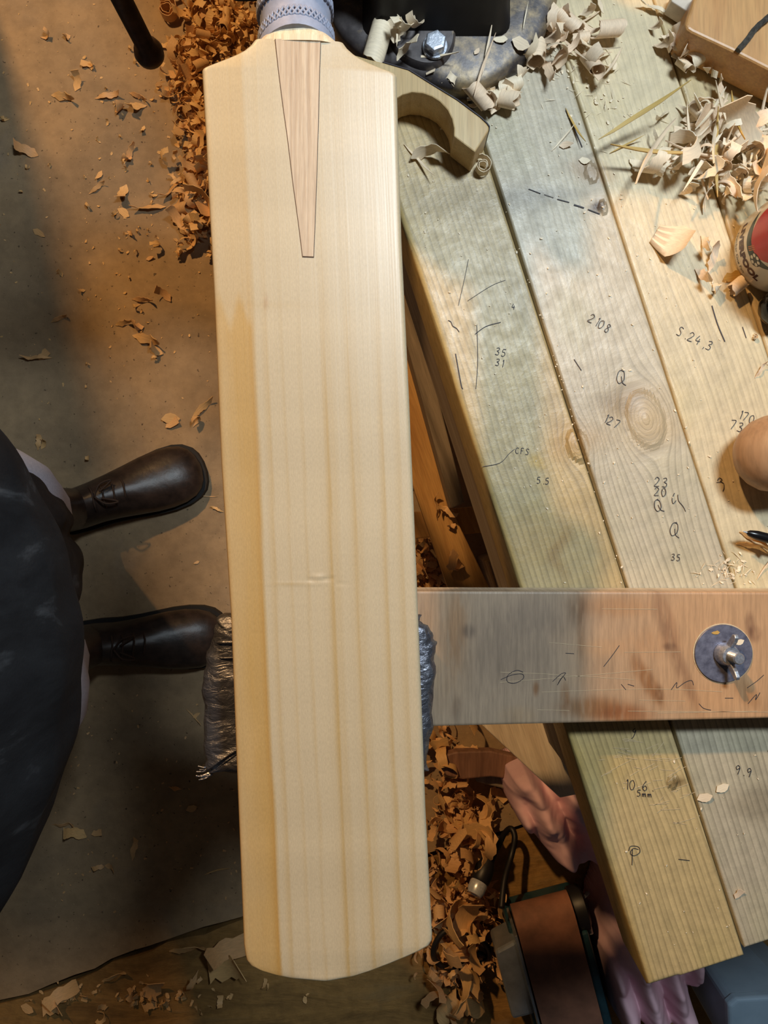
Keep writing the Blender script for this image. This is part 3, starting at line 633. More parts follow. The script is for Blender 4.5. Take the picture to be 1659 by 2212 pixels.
for (a, b, rx, ry, sk, cm, s_) in ((960,1370,60,150,0.0,(1.12,1.02,0.9),0.6),(985,1360,22,90,0.05,(0.80,0.62,0.45),0.5),(1012,1363,14,16,0,(0.55,0.55,0.58),0.8),(1100,1400,120,90,0.2,(0.80,0.80,0.82),0.8),
    (1250,1310,25,40,0,(0.66,0.60,0.54),0.7),(1255,1360,9,60,0,(0.66,0.58,0.50),0.6),(1180,1330,110,45,0,(0.84,0.84,0.86),0.6),(1398,1470,20,55,-0.55,(0.62,0.46,0.32),0.9),(1425,1500,10,18,0,(0.5,0.4,0.3),0.7),
    (1290,1530,80,26,-0.3,(0.68,0.50,0.34),0.85),(1350,1545,60,22,-0.3,(0.78,0.55,0.40),0.7),(1220,1510,10,34,0,(0.66,0.46,0.30),0.8),(1158,1488,7,16,0,(0.7,0.5,0.35),0.8),(1465,1430,16,120,-0.42,(0.62,0.56,0.54),0.7),
    (1440,1330,16,70,-0.4,(0.70,0.62,0.58),0.6),(1446,1397,14,9,0,(0.5,0.46,0.46),0.7),(1620,1350,10,26,0,(0.58,0.52,0.52),0.8),(1630,1370,14,18,0,(0.60,0.54,0.54),0.8),(1615,1500,22,36,-0.5,(0.72,0.62,0.52),0.6),
    (985,1530,14,26,0,(0.7,0.66,0.64),0.6),(1120,1545,40,20,0,(1.1,1.02,0.88),0.5),(1330,1310,80,24,0,(0.95,0.78,0.6),0.5),(1300,1400,50,20,0,(1.1,1.0,0.86),0.4),(1530,1510,80,30,0,(1.08,1.02,0.95),0.5),(1400,1390,60,30,0,(1.1,0.95,0.8),0.4)):
    dx = X-a+(Y-b)*sk; wg = min(1.0, s_*1.35)*np.exp(-((np.abs(dx)/rx)**2+(np.abs(Y-b)/ry)**2)**1.8)
    wg = (wg*np.clip(0.15+1.7*fbm(X*4, Y*0.9, 30, 51), 0, 1))[..., None]; colr = colr*(1-wg)+colr*np.array(cm)*wg
ny, nx = X.shape; n = nx*ny; V = np.c_[WX.ravel(), WY.ravel(), ZZ.ravel()]; idx = np.arange(n).reshape(ny, nx)
fs = np.c_[idx[:-1,:-1].ravel(), idx[1:,:-1].ravel(), idx[1:,1:].ravel(), idx[:-1,1:].ravel()].tolist()
loop = list(idx[0, :]) + list(idx[1:, -1]) + list(idx[-1, -2::-1]) + list(idx[-2:0:-1, 0]); m_ = len(loop)
low = V[loop].copy(); low[:, 2] = ZB+0.0012; V = np.vstack([V, low])
fs += [(loop[i], loop[(i+1) % m_], n+(i+1) % m_, n+i) for i in range(m_)]; fs.append(tuple(n+i for i in range(m_)))
colv = np.vstack([colr.reshape(-1, 3), np.ones((m_, 3))*lin((226,206,176))])
gcv = np.vstack([np.c_[WX.ravel()*1.0, WY.ravel(), np.zeros(n)], np.c_[low[:, 0], low[:, 1], low[:, 2]]])
V -= np.array([arm_o.x, arm_o.y, ZB])
t = attr_wood('stained_plywood', 'gc', 380, 26, 0.20, 0.48, 0.0003, 6.0, 0.08)
board = grid_mesh('board', V, fs, t.m, arm, colv, gcv); board.data.set_sharp_from_angle(angle=0.6); MATX[board.name] = MATX[arm.name]
zz = ZA+0.0003
for pts in ([(1082,1468),(1106,1458),(1128,1456),(1130,1466),(1112,1476),(1096,1472),(1098,1458),(1116,1448),(1130,1452)],[(1194,1472),(1212,1456),(1222,1454),(1212,1466),(1206,1476)],[(1204,1480),(1216,1462),(1222,1470)],
    [(1342,1478),(1352,1490)],[(1356,1478),(1370,1482)],[(1222,1411),(1240,1412)],[(1450,1490),(1462,1474),(1462,1486),(1480,1474),(1494,1470),(1498,1480)],[(1614,1486),(1634,1472),(1650,1458)],[(1616,1520),(1634,1500),(1632,1512),(1642,1496)],
    [(1510,1520),(1520,1530),(1536,1534)],[(1566,1508),(1584,1508)],[(1304,1440),(1324,1414),(1338,1394)]):
    m = MB(); stroke_mesh(m, pts, zz, 1.3); m.obj('pen_scribble', M['pencil'], board)
m = MB()
for pts in ([(1080,1452),(1180,1456),(1370,1468)],[(1080,1474),(1230,1462),(1410,1446)],[(1170,1495),(1400,1488),(1560,1494)],[(1160,1533),(1230,1535)],[(1356,1536),(1659,1538)],[(1348,1409),(1470,1408)],[(1186,1388),(1300,1398)],[(1300,1315),(1420,1316)],[(1420,1540),(1636,1536)],[(1380,1512),(1480,1514)]): stroke_mesh(m, pts, zz, 0.7)
tag(m.obj('score_lines', M['scratch'], board), kind='stuff')
wc = P(1561, 1411, ZA)
m = MB(); Mx = Matrix.Translation((wc.x, wc.y, ZA))
m.lathe([(0.0250, 0.0002), (0.0250, 0.0018), (0.0246, 0.0022), (0.0, 0.0022)], Mx, 64); o = m.obj('washer', M['washer'], arm); smooth_angle(o, 0.6)
m = MB(); m.lathe([(0.0260, 0.0002), (0.0259, 0.0006), (0.0, 0.0007)], Mx, 48); m.obj('washer_imprint', M['scratch'], arm)
ax = Vector((0.10, -0.06, 1)).normalized(); so = Vector((wc.x+0.001, wc.y, ZA+0.002)); AX = Matrix.Translation(so) @ Matrix.Rotation(0.06, 4, 'Y')
m = MB(); pr = [(0.0048, 0.0)]
zq = 0.010
while zq < 0.0235: pr += [(0.0050, zq), (0.0043, zq+0.0006)]; zq += 0.0012
pr += [(0.0046, 0.0238), (0.0040, 0.0246), (0.0, 0.0247)]
m.lathe(pr, AX, 24); stud = m.obj('bolt', M['zinc'], arm, smooth=False)
m = MB(); m.lathe([(0.0100, 0.0004), (0.0100, 0.003), (0.0082, 0.0105), (0.0074, 0.0115), (0.0, 0.0115)], AX, 32); wn = m.obj('wing_nut', M['zinc'], arm); smooth_angle(wn, 0.6)
for sg in (1, -1):
    m = MB(); ang = math.radians(88 if sg > 0 else -84)
    prof2 = [(0.0060, 0.001), (0.0105, 0.006), (0.0150, 0.0105), (0.0190, 0.0145), (0.0192, 0.0180), (0.0165, 0.0195), (0.0120, 0.0170), (0.0065, 0.0110)]
    A_ = [AX @ (Matrix.Rotation(ang, 4, 'Z') @ Vector((a, -0.0018, b))) for a, b in prof2]; B_ = [AX @ (Matrix.Rotation(ang, 4, 'Z') @ Vector((a, 0.0018, b))) for a, b in prof2]
    k_ = len(A_); m.add(A_+B_, [tuple(range(k_)), tuple(range(2*k_-1, k_-1, -1))]+[(i, k_+i, k_+(i+1) % k_, (i+1) % k_) for i in range(k_)])
    m.obj('wing', M['zinc'], wn, bevel=0.0007)
# duct-taped pad
pad_o = Vector((-0.04, -0.117, ZA))
pad = thing('padded_rest', 'duct tape wrapped foam pad propping the bat blade', 'pad', pad_o)
ztop = 0.990
def pad_ring(z, ins, seed):
    tl_ = [(-0.096, -0.066), (0.012, -0.066), (0.024, -0.070), (0.0325, -0.082), (0.0335, -0.096), (0.0310, -0.135), (0.0270, -0.163), (0.018, -0.1685), (-0.100, -0.1695), (-0.1130, -0.167), (-0.1165, -0.160), (-0.1172, -0.120), (-0.1150, -0.094), (-0.1085, -0.074)]
    cpt = catmull([Vector((a, b, 0)) for a, b in tl_], 8, True); cc = Vector((-0.042, -0.118, 0)); out = []
    for i, p in enumerate(cpt):
        dlt = p-cc; L = dlt.length; s_ = (L-ins)/L
        wv = 0.0007*sin(i*0.9+z*60)+0.0006*sin(i*1.7-z*140+seed)+0.0005*sin(i*0.37+z*300)
        out.append(Vector((cc.x+dlt.x*s_+dlt.x/L*wv, cc.y+dlt.y*s_+dlt.y/L*wv, z+0.0005*sin(i*1.1+ins*900)+0.0006*sin(i*0.43))))
    return out
m = MB(); rings = []
for j in range(40):
    z = ZA+0.0008+(ztop-0.010-ZA)*j/39; rings.append(pad_ring(z, (0.008 if j == 0 else 0)+0.012*(1-j/39)**0.7, 0))
for (ins, dz) in ((0.0005, 0.007), (0.002, 0.004), (0.0045, 0.0018), (0.008, 0.0006), (0.013, 0.0), (0.020, 0.0002), (0.027, -0.0002), (0.035, 0.0002), (0.044, -0.0002)): rings.append(pad_ring(ztop-dz, ins, 1))
m.loft(rings); o = m.obj('taped_cover', M['tape'], pad, smooth=True)
for (y_, w_) in ((-0.0835, 0.0016), (-0.0935, 0.0010)):    # lapped tape edges
    m = MB(); path = [(-0.1050, y_, 0.93), (-0.1090, y_-0.0005, 0.975), (-0.1065, y_, ztop-0.0022), (-0.095, y_+0.0005, ztop+0.0002), (-0.075, y_, ztop+0.0004)]
    m.tube(catmull(path, 5), w_*0.7, 6); m.obj('tape_edge', M['tape'], pad, smooth=True)
m = MB()
for k in range(9):
    a = random.uniform(-0.4, 0.6); b0 = Vector((-0.1135+random.uniform(0, .004), -0.166+random.uniform(-.004, .002), ztop-0.006))
    m.tube([b0, b0+Vector((-0.004, -0.001+a*0.003, 0.001)), b0+Vector((-0.008, -0.001+a*0.006, 0.0))], 0.0004, 5)
m.obj('frayed_threads', M['tape'], pad)

# ---------------------------------------------------------------- round-mouthed wooden jig
ZJ = ZB+0.0395
cp = lambda x, y: (700+x/2.9625, y/2.9625)
jo = [cp(200,352),(798,128),cp(370,398),cp(540,448),cp(700,548),cp(850,640),cp(1000,752),cp(1040,790),cp(1056,812),cp(1054,836),cp(965,975),cp(830,872)]
arc = [cp(831,820),cp(818,760),cp(790,705),cp(740,650),cp(690,618),cp(630,596),cp(560,590),cp(500,606),cp(445,640),cp(400,690),cp(375,740),cp(365,800),cp(372,860),cp(395,920)]
tail = [cp(300,1010),cp(160,880),cp(60,700),cp(80,480)]
jp = [P(x, y, ZJ) for x, y in jo+arc+tail]
m = MB(); m.prism(jp, ZB+0.0012, ZJ); jig = m.obj('wooden_jig', M['jig'], bevel=0.0012)
tag(jig, 'pale wooden crescent jig with round mouth lying beside the vice', 'jig')
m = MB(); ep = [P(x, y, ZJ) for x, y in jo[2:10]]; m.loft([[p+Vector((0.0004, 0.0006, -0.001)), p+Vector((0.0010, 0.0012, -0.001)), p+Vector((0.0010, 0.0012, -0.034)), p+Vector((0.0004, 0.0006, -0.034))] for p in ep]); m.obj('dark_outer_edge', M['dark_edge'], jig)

# ---------------------------------------------------------------- mug
mc = P(1672, 545, ZB)
mug = thing('printed_mug', 'white football mug printed LIVERPOOL standing by a heap of shavings', 'mug', (mc.x, mc.y, ZB))
RM = 0.040; Mx = Matrix.Translation((mc.x, mc.y, ZB))
m = MB(); m.lathe([(0.0, 0.003), (0.030, 0.003), (0.032, 0.0012), (0.0345, 0.0012), (0.0385, 0.004), (RM, 0.010), (RM, 0.088), (0.0395, 0.0935), (0.0375, 0.095), (0.0362, 0.0935), (0.0360, 0.088), (0.0358, 0.010), (0.030, 0.007), (0.0, 0.007)], Mx, 96)
smooth_angle(m.obj('cup', M['mug'], mug), 0.8)
m = MB(); m.tube(catmull([mc+Vector((0.037, 0.0, 0.078)), mc+Vector((0.060, 0.0, 0.078)), mc+Vector((0.068, 0, 0.05)), mc+Vector((0.058, 0, 0.024)), mc+Vector((0.037, 0, 0.02))], 6), 0.0055, 12); m.obj('handle', M['mug'], mug, smooth=True)
TH0 = math.radians(205)          # direction in which the print faces
def on_mug(s_, h, off=0.00015):  # arc length (to the right when read), height
    a = TH0 + s_/RM; return Vector((mc.x+(RM+off)*cos(a), mc.y+(RM+off)*sin(a), ZB+h))
def mug_poly(pts, name, mat, off=0.00015, parent=None, rings_=6):
    c_ = (sum(p[0] for p in pts)/len(pts), sum(p[1] for p in pts)/len(pts)); m = MB(); n_ = len(pts); vs = []
    for j in range(rings_+1):
        f_ = j/rings_
        vs += [on_mug(c_[0]+(p[0]-c_[0])*f_, c_[1]+(p[1]-c_[1])*f_, off) for p in pts]
    fs_ = [(j*n_+i, j*n_+(i+1) % n_, (j+1)*n_+(i+1) % n_, (j+1)*n_+i) for j in range(rings_) for i in range(n_)]
    m.add(vs, fs_); return m.obj(name, mat, parent or mug, smooth=True)
def mug_text(txt, s_c, h, size, mat, name, spacing=1.0, off=0.0002, bold=0.0):
    cu = bpy.data.curves.new('lettering', 'FONT'); cu.body = txt; cu.size = size; cu.align_x = 'CENTER'; cu.space_character = spacing; cu.offset = bold; cu.resolution_u = 3
    ob = bpy.data.objects.new('lettering', cu); COL.objects.link(ob); dg = bpy.context.evaluated_depsgraph_get(); dg.update()
    me = bpy.data.meshes.new_from_object(ob.evaluated_get(dg)); bpy.data.objects.remove(ob)
    m = MB(); m.add([on_mug(s_c+v.co.x, h+v.co.y, off) for v in me.vertices], [tuple(p.vertices) for p in me.polygons]); return m.obj(name, mat, mug)
def circ(cx_, cy_, r_, n_=28, a0=0, a1=2*pi): return [(cx_+r_*cos(a0+(a1-a0)*k/(n_ if abs(a1-a0) > 6 else n_-1)), cy_+r_*sin(a0+(a1-a0)*k/(n_ if abs(a1-a0) > 6 else n_-1))) for k in range(n_)]
mug_text('LIVERPOOL', -0.0085, 0.0185, 0.0105, M['print_dark'], 'lettering', 1.02, 0.0002, 0.0006)
mug_text('Number One Fan', -0.0125, 0.0105, 0.0052, M['print_grey'], 'lettering')
mug_poly(circ(-0.009, 0.0640, 0.0325, 40, math.radians(-150), math.radians(-30))+[(-0.004, 0.046), (-0.014, 0.046)], 'green_field', M['print_green'], 0.00018)
mug_poly(circ(-0.009, 0.0640, 0.0240, 40), 'red_disc', M['print_red'], 0.00024)
bs, bh = 0.0025, 0.0372
mug_poly(circ(bs, bh, 0.0066, 28), 'football', M['print_black'], 0.00030)
for k in range(6):
    a = pi/6+k*pi/3; mug_poly(circ(bs+0.0043*cos(a), bh+0.0043*sin(a), 0.00185, 6, a, a+2*pi), 'football_panel', M['print_white'], 0.00036, None, 2)
for k in range(3): mug_poly([(-0.011+k*0.0016, 0.034), (-0.0102+k*0.0016, 0.034), (-0.008+k*0.0016, 0.044), (-0.0088+k*0.0016, 0.044)], 'stripe', M['print_orange'], 0.0003, None, 2)

# ---------------------------------------------------------------- other things along the right of the bench
m = MB(); hc = P(1628, 986, ZB+0.0345); axm = Vector((0.985, 0.14, 0.0)).normalized(); hr = 0.0340
st = hc - axm*0.015
prof = [(0.0, 0), (0.010, 0.0014), (0.018, 0.005), (0.025, 0.011), (0.0305, 0.019), (0.0333, 0.029), (0.0340, 0.040), (0.0340, 0.100), (0.032, 0.112), (0.026, 0.120), (0.013, 0.124), (0.011, 0.13)]
mallet = thing('bat_mallet', 'smooth round-ended wooden bat mallet lying on the planks', 'mallet', (hc.x, hc.y, ZB))
smooth_angle(MB().lathe(prof, axisM(st, axm), 48).obj('head', M['mallet'], mallet), 1.0)
m = MB(); m.lathe([(0.011, 0), (0.012, 0.06), (0.013, 0.16), (0.010, 0.18), (0, 0.183)], axisM(st+axm*0.128, axm), 24); smooth_angle(m.obj('handle', M['mallet'], mallet), 1.0)
# black tool handle with rounded end
tool = thing('black_handled_tool', 'glossy black rounded tool handle between mug and mallet', 'tool', tuple(P(1690, 672, ZB)))
kc = P(1668, 668, ZB+0.0165); axk = Vector((0.96, 0.27, 0)).normalized()
smooth_angle(MB().lathe([(0.0, -0.0105), (0.006, -0.0098), (0.0115, -0.0065), (0.0150, 0.0), (0.0162, 0.009), (0.0155, 0.030), (0.0140, 0.050), (0.0155, 0.075), (0.012, 0.090), (0, 0.093)], axisM(kc, axk), 36).obj('handle', M['black_gloss'], tool), 1.0)
smooth_angle(MB().lathe([(0.004, 0.0), (0.004, 0.10), (0.0, 0.102)], axisM(kc+axk*0.09, axk), 16).obj('shaft', M['zinc'], tool), 0.7)
# pen
pen0 = P(1605, 1148, ZB+0.022); axp = Vector((0.965, -0.262, -0.05)).normalized()
pen = thing('ballpoint_pen', 'black ballpoint pen resting on shavings on the bench', 'pen', tuple(P(1660, 1165, ZB)))
smooth_angle(MB().lathe([(0.0003, 0), (0.0006, 0.0015), (0.0011, 0.004)], axisM(pen0, axp), 12).obj('point', M['zinc'], pen), 0.7)
smooth_angle(MB().lathe([(0.0011, 0.0035), (0.0028, 0.006), (0.0042, 0.013), (0.0046, 0.03), (0.0046, 0.125), (0.0040, 0.135), (0.0, 0.136)], axisM(pen0, axp), 20).obj('barrel', M['pen'], pen), 0.7)
# planed block upper right with a dark stick on it, pale block beside it
ZK = ZB+0.040
m = MB(); bk = [(1513,-30),(1497,0),(1485,34),(1480,54),(1484,63),(1494,70),(1580,110),(1659,150),(1900,270),(1990,60),(1700,-140)]
m.prism([P(x, y, ZK) for x, y in bk], ZB+0.0012, ZK); o = m.obj('planed_block', M['block'], bevel=0.003, seg=3); tag(o, 'honey coloured planed wooden block with a dark stick across it', 'wood block')
m = MB(); path = [P(1594, 109, ZK+0.003), P(1616, 84, ZK+0.003), P(1632, 62, ZK+0.0032), P(1664, 34, ZK+0.003), P(1700, 2, ZK+0.003)]
m.tube(catmull(path, 4), [0.0026+0.0003*(k % 2) for k in range(17)], 6); o = m.obj('dark_stick', M['stick']); tag(o, 'thin dark grey stick lying on the honey coloured block', 'stick')
m = MB(); m.prism([P(x, y, ZB+0.02) for x, y in ((1462,-30),(1450,2),(1488,26),(1502,-20))], ZB+0.0012, ZB+0.02); o = m.obj('pale_offcut', M['white_block'], bevel=0.001); tag(o, 'small pale wooden offcut beside the honey coloured block', 'offcut')

# ---------------------------------------------------------------- under the bench: sander, cloths, cable, tub, offcut
so_ = P(1200, 2100, 0)
sand = thing('belt_sander', 'belt sander lying belt upwards on the floor under the bench', 'sander', (so_.x, so_.y, 0))
a0 = P(1172, 1962, 0.165); a1 = P(1242, 2230, 0.165); ax_ = (a1-a0); ax_.z = 0; ax_.normalize(); sd_ = Vector((-ax_.y, ax_.x, 0))
def SM(x, y, z): return Vector((a0.x, a0.y, 0))+ax_*x+sd_*y+Vector((0, 0, z))     # x along belt, y to the right in the picture
m = MB(); LB = 0.30; rr_ = 0.032; zc = 0.165-rr_
loopp = [(rr_+rr_*cos(a), zc+rr_*sin(a)) for a in np.linspace(1.5*pi, 0.5*pi, 12)]+[(LB-rr_+rr_*cos(a), zc+rr_*sin(a)) for a in np.linspace(0.5*pi, -0.5*pi, 12)]
m.loft([[SM(x, y, z) for x, z in loopp] for y in (-0.051, -0.049, 0.0, 0.049, 0.051)]); smooth_angle(m.obj('sanding_belt', M['belt'], sand), 0.7)
m = MB(); m.loft([[SM(x, y, z) for x, y in ((0.05,-0.065),(0.33,-0.065),(0.33,0.075),(0.05,0.075))] for z in (0.0, 0.10)]); m.obj('body', M['teal'], sand, bevel=0.008)
m = MB(); m.loft([[SM(x, y, z) for x, y in ((0.075,-0.098),(0.20,-0.098),(0.20,-0.056),(0.065,-0.056))] for z in (0.05, 0.125)]); m.obj('dust_box', M['silver'], sand, bevel=0.006)
m = MB(); m.loft([[SM(x, y, z) for x, y in ((0.04,-0.058),(0.29,-0.058),(0.29,-0.053),(0.04,-0.053))] for z in (0.06, 0.155)]); m.obj('side_plate', M['silver'], sand, bevel=0.001)
m = MB(); m.lathe([(0.0, 0), (0.036, 0.0), (0.038, 0.004), (0.038, 0.022), (0.03, 0.026), (0.0, 0.026)], axisM(SM(0.045, 0.053, 0.11), sd_), 32); smooth_angle(m.obj('roller_cover', M['black_plastic'], sand), 0.7)
m = MB(); m.loft([[SM(x, y, z) for x, y in ((0.07,0.053),(0.28,0.053),(0.28,0.068),(0.07,0.068))] for z in (0.08, 0.145)]); m.obj('side_casing', M['teal'], sand, bevel=0.004)
m = MB(); m.tube([SM(0.03, 0.09, 0.10), SM(0.03, 0.075, 0.115), SM(0.09, 0.075, 0.12)], 0.004, 8); m.obj('tracking_lever', M['silver'], sand)
# power cable with plug
def cable(name, pts, r_, label):
    m = MB(); m.tube(catmull([P(x, y, z) for x, y, z in pts], 8), r_, 10); o = m.obj(name, M['cable'], smooth=True); tag(o, label, 'cable'); return o
cable('power_cable', [(1083,1962,.13),(1090,1900,.10),(1104,1850,.07),(1112,1810,.06),(1104,1790,.05),(1090,1800,.04),(1080,1820,.035),(1066,1850,.03)], 0.0055, 'black power cable running out of the belt sander to shavings')
cable('coiled_cable', [(1058,2072,.02),(1040,2062,.03),(1008,2054,.035),(992,2066,.03),(990,2082,.03),(1012,2088,.03),(1048,2078,.03),(1056,2056,.035),(1040,2030,.05),(1000,2010,.05),(962,2012,.05),(940,2040,.05),(938,2070,.045),(962,2090,.04),(1002,2098,.035),(1044,2082,.03)], 0.0055, 'loop of black cable lying among shavings beside the sander')
plug = thing('cable_connector', 'black cable connector with a shiny round metal end', 'connector', tuple(P(1030, 1910, 0)))
pc = P(1032, 1914, 0.085); axq = Vector((0.40, 0.62, -0.42)).normalized()
smooth_angle(MB().lathe([(0.0, -0.010), (0.006, -0.010), (0.007, -0.016), (0.013, -0.016), (0.016, -0.008), (0.0165, 0.004), (0.014, 0.01)], axisM(pc, axq), 28).obj('metal_end', M['bright'], plug), 0.7)
smooth_angle(MB().lathe([(0.0145, 0.006), (0.018, 0.012), (0.018, 0.035), (0.012, 0.05), (0.010, 0.075), (0.006, 0.095), (0.0, 0.096)], axisM(pc, axq), 24).obj('sleeve', M['black_plastic'], plug), 0.7)
# cloths: heaped sheets with folds
def cloth(name, poly, zbase, zhigh, label, folds, nn=70, seed=0):
    xs_ = [p[0] for p in poly]; ys2 = [p[1] for p in poly]; gx = np.linspace(min(xs_)-2, max(xs_)+2, nn); gy = np.linspace(min(ys2)-2, max(ys2)+2, nn)
    px_, py_ = np.array(xs_, float), np.array(ys2, float); GX, GY = np.meshgrid(gx, gy)
    ins = np.zeros(GX.shape, bool); dist = np.full(GX.shape, 1e9); m_ = len(poly)
    for i in range(m_):
        x1, y1, x2, y2 = px_[i], py_[i], px_[(i+1) % m_], py_[(i+1) % m_]
        cond = ((y1 > GY) != (y2 > GY)) & (GX < (x2-x1)*(GY-y1)/(y2-y1+1e-9)+x1); ins ^= cond
        tt = np.clip(((GX-x1)*(x2-x1)+(GY-y1)*(y2-y1))/((x2-x1)**2+(y2-y1)**2+1e-9), 0, 1); dist = np.minimum(dist, np.hypot(GX-x1-tt*(x2-x1), GY-y1-tt*(y2-y1)))
    dist = np.where(ins, dist, 0)
    Zt = zbase+(zhigh-zbase)*(1-np.exp(-dist/6.0))
    for (fx, fy, ph, am, wl_) in folds:
        arg = (GX*fx+GY*fy)/wl_+ph+1.2*(fbm(GX, GY, 90, seed)-0.5)
        Zt = Zt - am*(0.5-0.5*np.cos(2*arg))*np.clip(dist/5, 0, 1)
    Zt = Zt + (fbm(GX, GY, 40, seed+5, 3)-0.5)*0.02*np.clip(dist/8, 0, 1); Zt = np.maximum(Zt, zbase+0.001)
    D = H-Zt; WXc = (GX-829.5)/F*(H-zhigh); WYc = (1106-GY)/F*(H-zhigh)
    V_ = np.c_[WXc.ravel(), WYc.ravel(), Zt.ravel()].tolist(); id_ = np.arange(nn*nn).reshape(nn, nn); fs_ = []
    keep = dist > 0
    for j in range(nn-1):
        for i in range(nn-1):
            if keep[j:j+2, i:i+2].any(): fs_.append((id_[j, i], id_[j+1, i], id_[j+1, i+1], id_[j, i+1]))
    used = sorted({a for f in fs_ for a in f}); mp = {a: k for k, a in enumerate(used)}
    m = MB(); m.add([V_[a] for a in used], [tuple(mp[a] for a in f) for f in fs_]); o = m.obj(name, M['pink'], smooth=True)
    sb = o.modifiers.new('thick', 'SOLIDIFY'); sb.thickness = 0.002; sb.offset = 1; tag(o, label, 'cloth'); return o
cloth('pink_rag', [(1116,1706),(1150,1690),(1178,1700),(1240,1690),(1330,1800),(1330,1912),(1216,1908),(1198,1886),(1150,1840),(1124,1790),(1110,1745)], 0.0, 0.20, 'dusty pink rag heaped under the bench beside loose shavings', [(0.86,-0.5,0.4,0.045,22),(0.96,-0.25,0.2,0.008,11),(0.5,0.86,0.2,0.015,40)], 110, 3)
cloth('pink_sheet', [(1340,2040),(1352,2010),(1362,1960),(1400,1940),(1480,2000),(1560,2060),(1545,2150),(1540,2290),(1372,2290),(1352,2200),(1334,2120)], 0.0, 0.22, 'pale pink sheet crumpled below the corner of the bench', [(0.92,-0.35,1.2,0.05,20),(0.97,-0.2,0.6,0.008,10),(0.7,0.7,0.6,0.015,34)], 110, 8)
# tub
tub = thing('plastic_tub', 'pale blue grey plastic tub below the bench end', 'tub', tuple(P(1660, 2230, 0)))
m = MB(); ts = [P(x, y, 0.24) for x, y in ((1574,2172),(1590,2158),(1720,2150),(1800,2170),(1800,2300),(1600,2320),(1580,2300))]; cc = sum(ts, Vector())/len(ts)
m.loft([[Vector((cc.x+(p.x-cc.x)*s_, cc.y+(p.y-cc.y)*s_, z)) for p in ts] for s_, z in ((0.82, 0.0), (0.95, 0.225))]); m.obj('body', M['tub'], tub, bevel=0.006)
m = MB(); m.loft([[Vector((cc.x+(p.x-cc.x)*s_, cc.y+(p.y-cc.y)*s_, z)) for p in ts] for s_, z in ((1.0, 0.222), (1.0, 0.236), (0.94, 0.240))]); m.obj('lid', M['tub'], tub, bevel=0.003)
# brown rounded offcut
m = MB(); of = [(955,1640),(965,1630),(985,1624),(1060,1622),(1140,1640),(1150,1690),(1060,1678),(1000,1684),(965,1676),(952,1660)]
m.prism([P(x, y, 0.07) for x, y in of], 0.045, 0.07); o = m.obj('rounded_offcut', M['offcut'], bevel=0.003); tag(o, 'brown flat wooden offcut with rounded end among shavings', 'offcut')
m = MB(); m.prism([P(x, y, 0.045) for x, y in ((1000,1630),(1140,1640),(1150,1720),(1030,1690))], 0.0, 0.0448); o = m.obj('dark_offcut', M['grey_board'], bevel=0.003); tag(o, 'dark wooden block under the brown rounded offcut', 'offcut')

# ---------------------------------------------------------------- person standing at the left
body_pts = {'pelvis': (-.47,-.115,.93), 'belly': (-.385,-.10,1.08), 'chest': (-.37,-.10,1.27), 'neck0': (-.345,-.10,1.41), 'neck': (-.325,-.10,1.48), 'head': (-.29,-.10,1.57), 'crown': (-.28,-.10,1.66),
 'hipL': (-.47,-.02,.90), 'kneeL': (-.496,.002,.50), 'ankL': (-.612,-.008,.10), 'hipR': (-.47,-.21,.90), 'kneeR': (-.462,-.232,.50), 'ankR': (-.575,-.243,.10),
 'shL': (-.37,.075,1.37), 'elL': (-.47,.155,1.10), 'wrL': (-.44,.165,.86), 'shR': (-.37,-.275,1.37), 'elR': (-.47,-.355,1.10), 'wrR': (-.44,-.365,.86)}
def skin_obj(name, verts, radii, edges, mat, parent=None, root=0, sub=2):
    me = bpy.data.meshes.new(name)
    Mi = MATX[parent.name].inverted() if parent is not None else Matrix.Identity(4)
    me.from_pydata([tuple(Mi @ Vector(v)) for v in verts], edges, []); me.update()
    o = bpy.data.objects.new(name, me); link(o, parent); MATX[o.name] = MATX[parent.name] if parent is not None else Matrix.Identity(4)
    sk = o.modifiers.new('skin', 'SKIN'); sk.use_smooth_shade = True
    if not me.skin_vertices: me.attributes  # layer is created by the modifier below
    bpy.context.view_layer.objects.active = o
    if not me.skin_vertices: bpy.ops.mesh.customdata_skin_add()
    for i, d in enumerate(me.skin_vertices[0].data): d.radius = radii[i] if isinstance(radii[i], tuple) else (radii[i], radii[i]); d.use_root = (i == root)
    sb = o.modifiers.new('sub', 'SUBSURF'); sb.levels = sub; sb.render_levels = sub
    me.materials.append(mat); return o
names = list(body_pts); BV = [body_pts[k] for k in names]; ix = {k: i for i, k in enumerate(names)}
rad = {'pelvis': (.13,.12), 'belly': (.135,.12), 'chest': (.14,.11), 'neck0': .07, 'neck': .055, 'head': (.075,.085), 'crown': (.06,.065), 'hipL': .08, 'hipR': .08, 'kneeL': .055, 'kneeR': .055, 'ankL': .038, 'ankR': .038, 'shL': .055, 'shR': .055, 'elL': .042, 'elR': .042, 'wrL': .028, 'wrR': .028}
E = [('pelvis','belly'),('belly','chest'),('chest','neck0'),('neck0','neck'),('neck','head'),('head','crown'),('pelvis','hipL'),('hipL','kneeL'),('kneeL','ankL'),('pelvis','hipR'),('hipR','kneeR'),('kneeR','ankR'),('neck0','shL'),('shL','elL'),('elL','wrL'),('neck0','shR'),('shR','elR'),('elR','wrR')]
RV = [rad[k] for k in names]; EE = [(ix[a], ix[b]) for a, b in E]
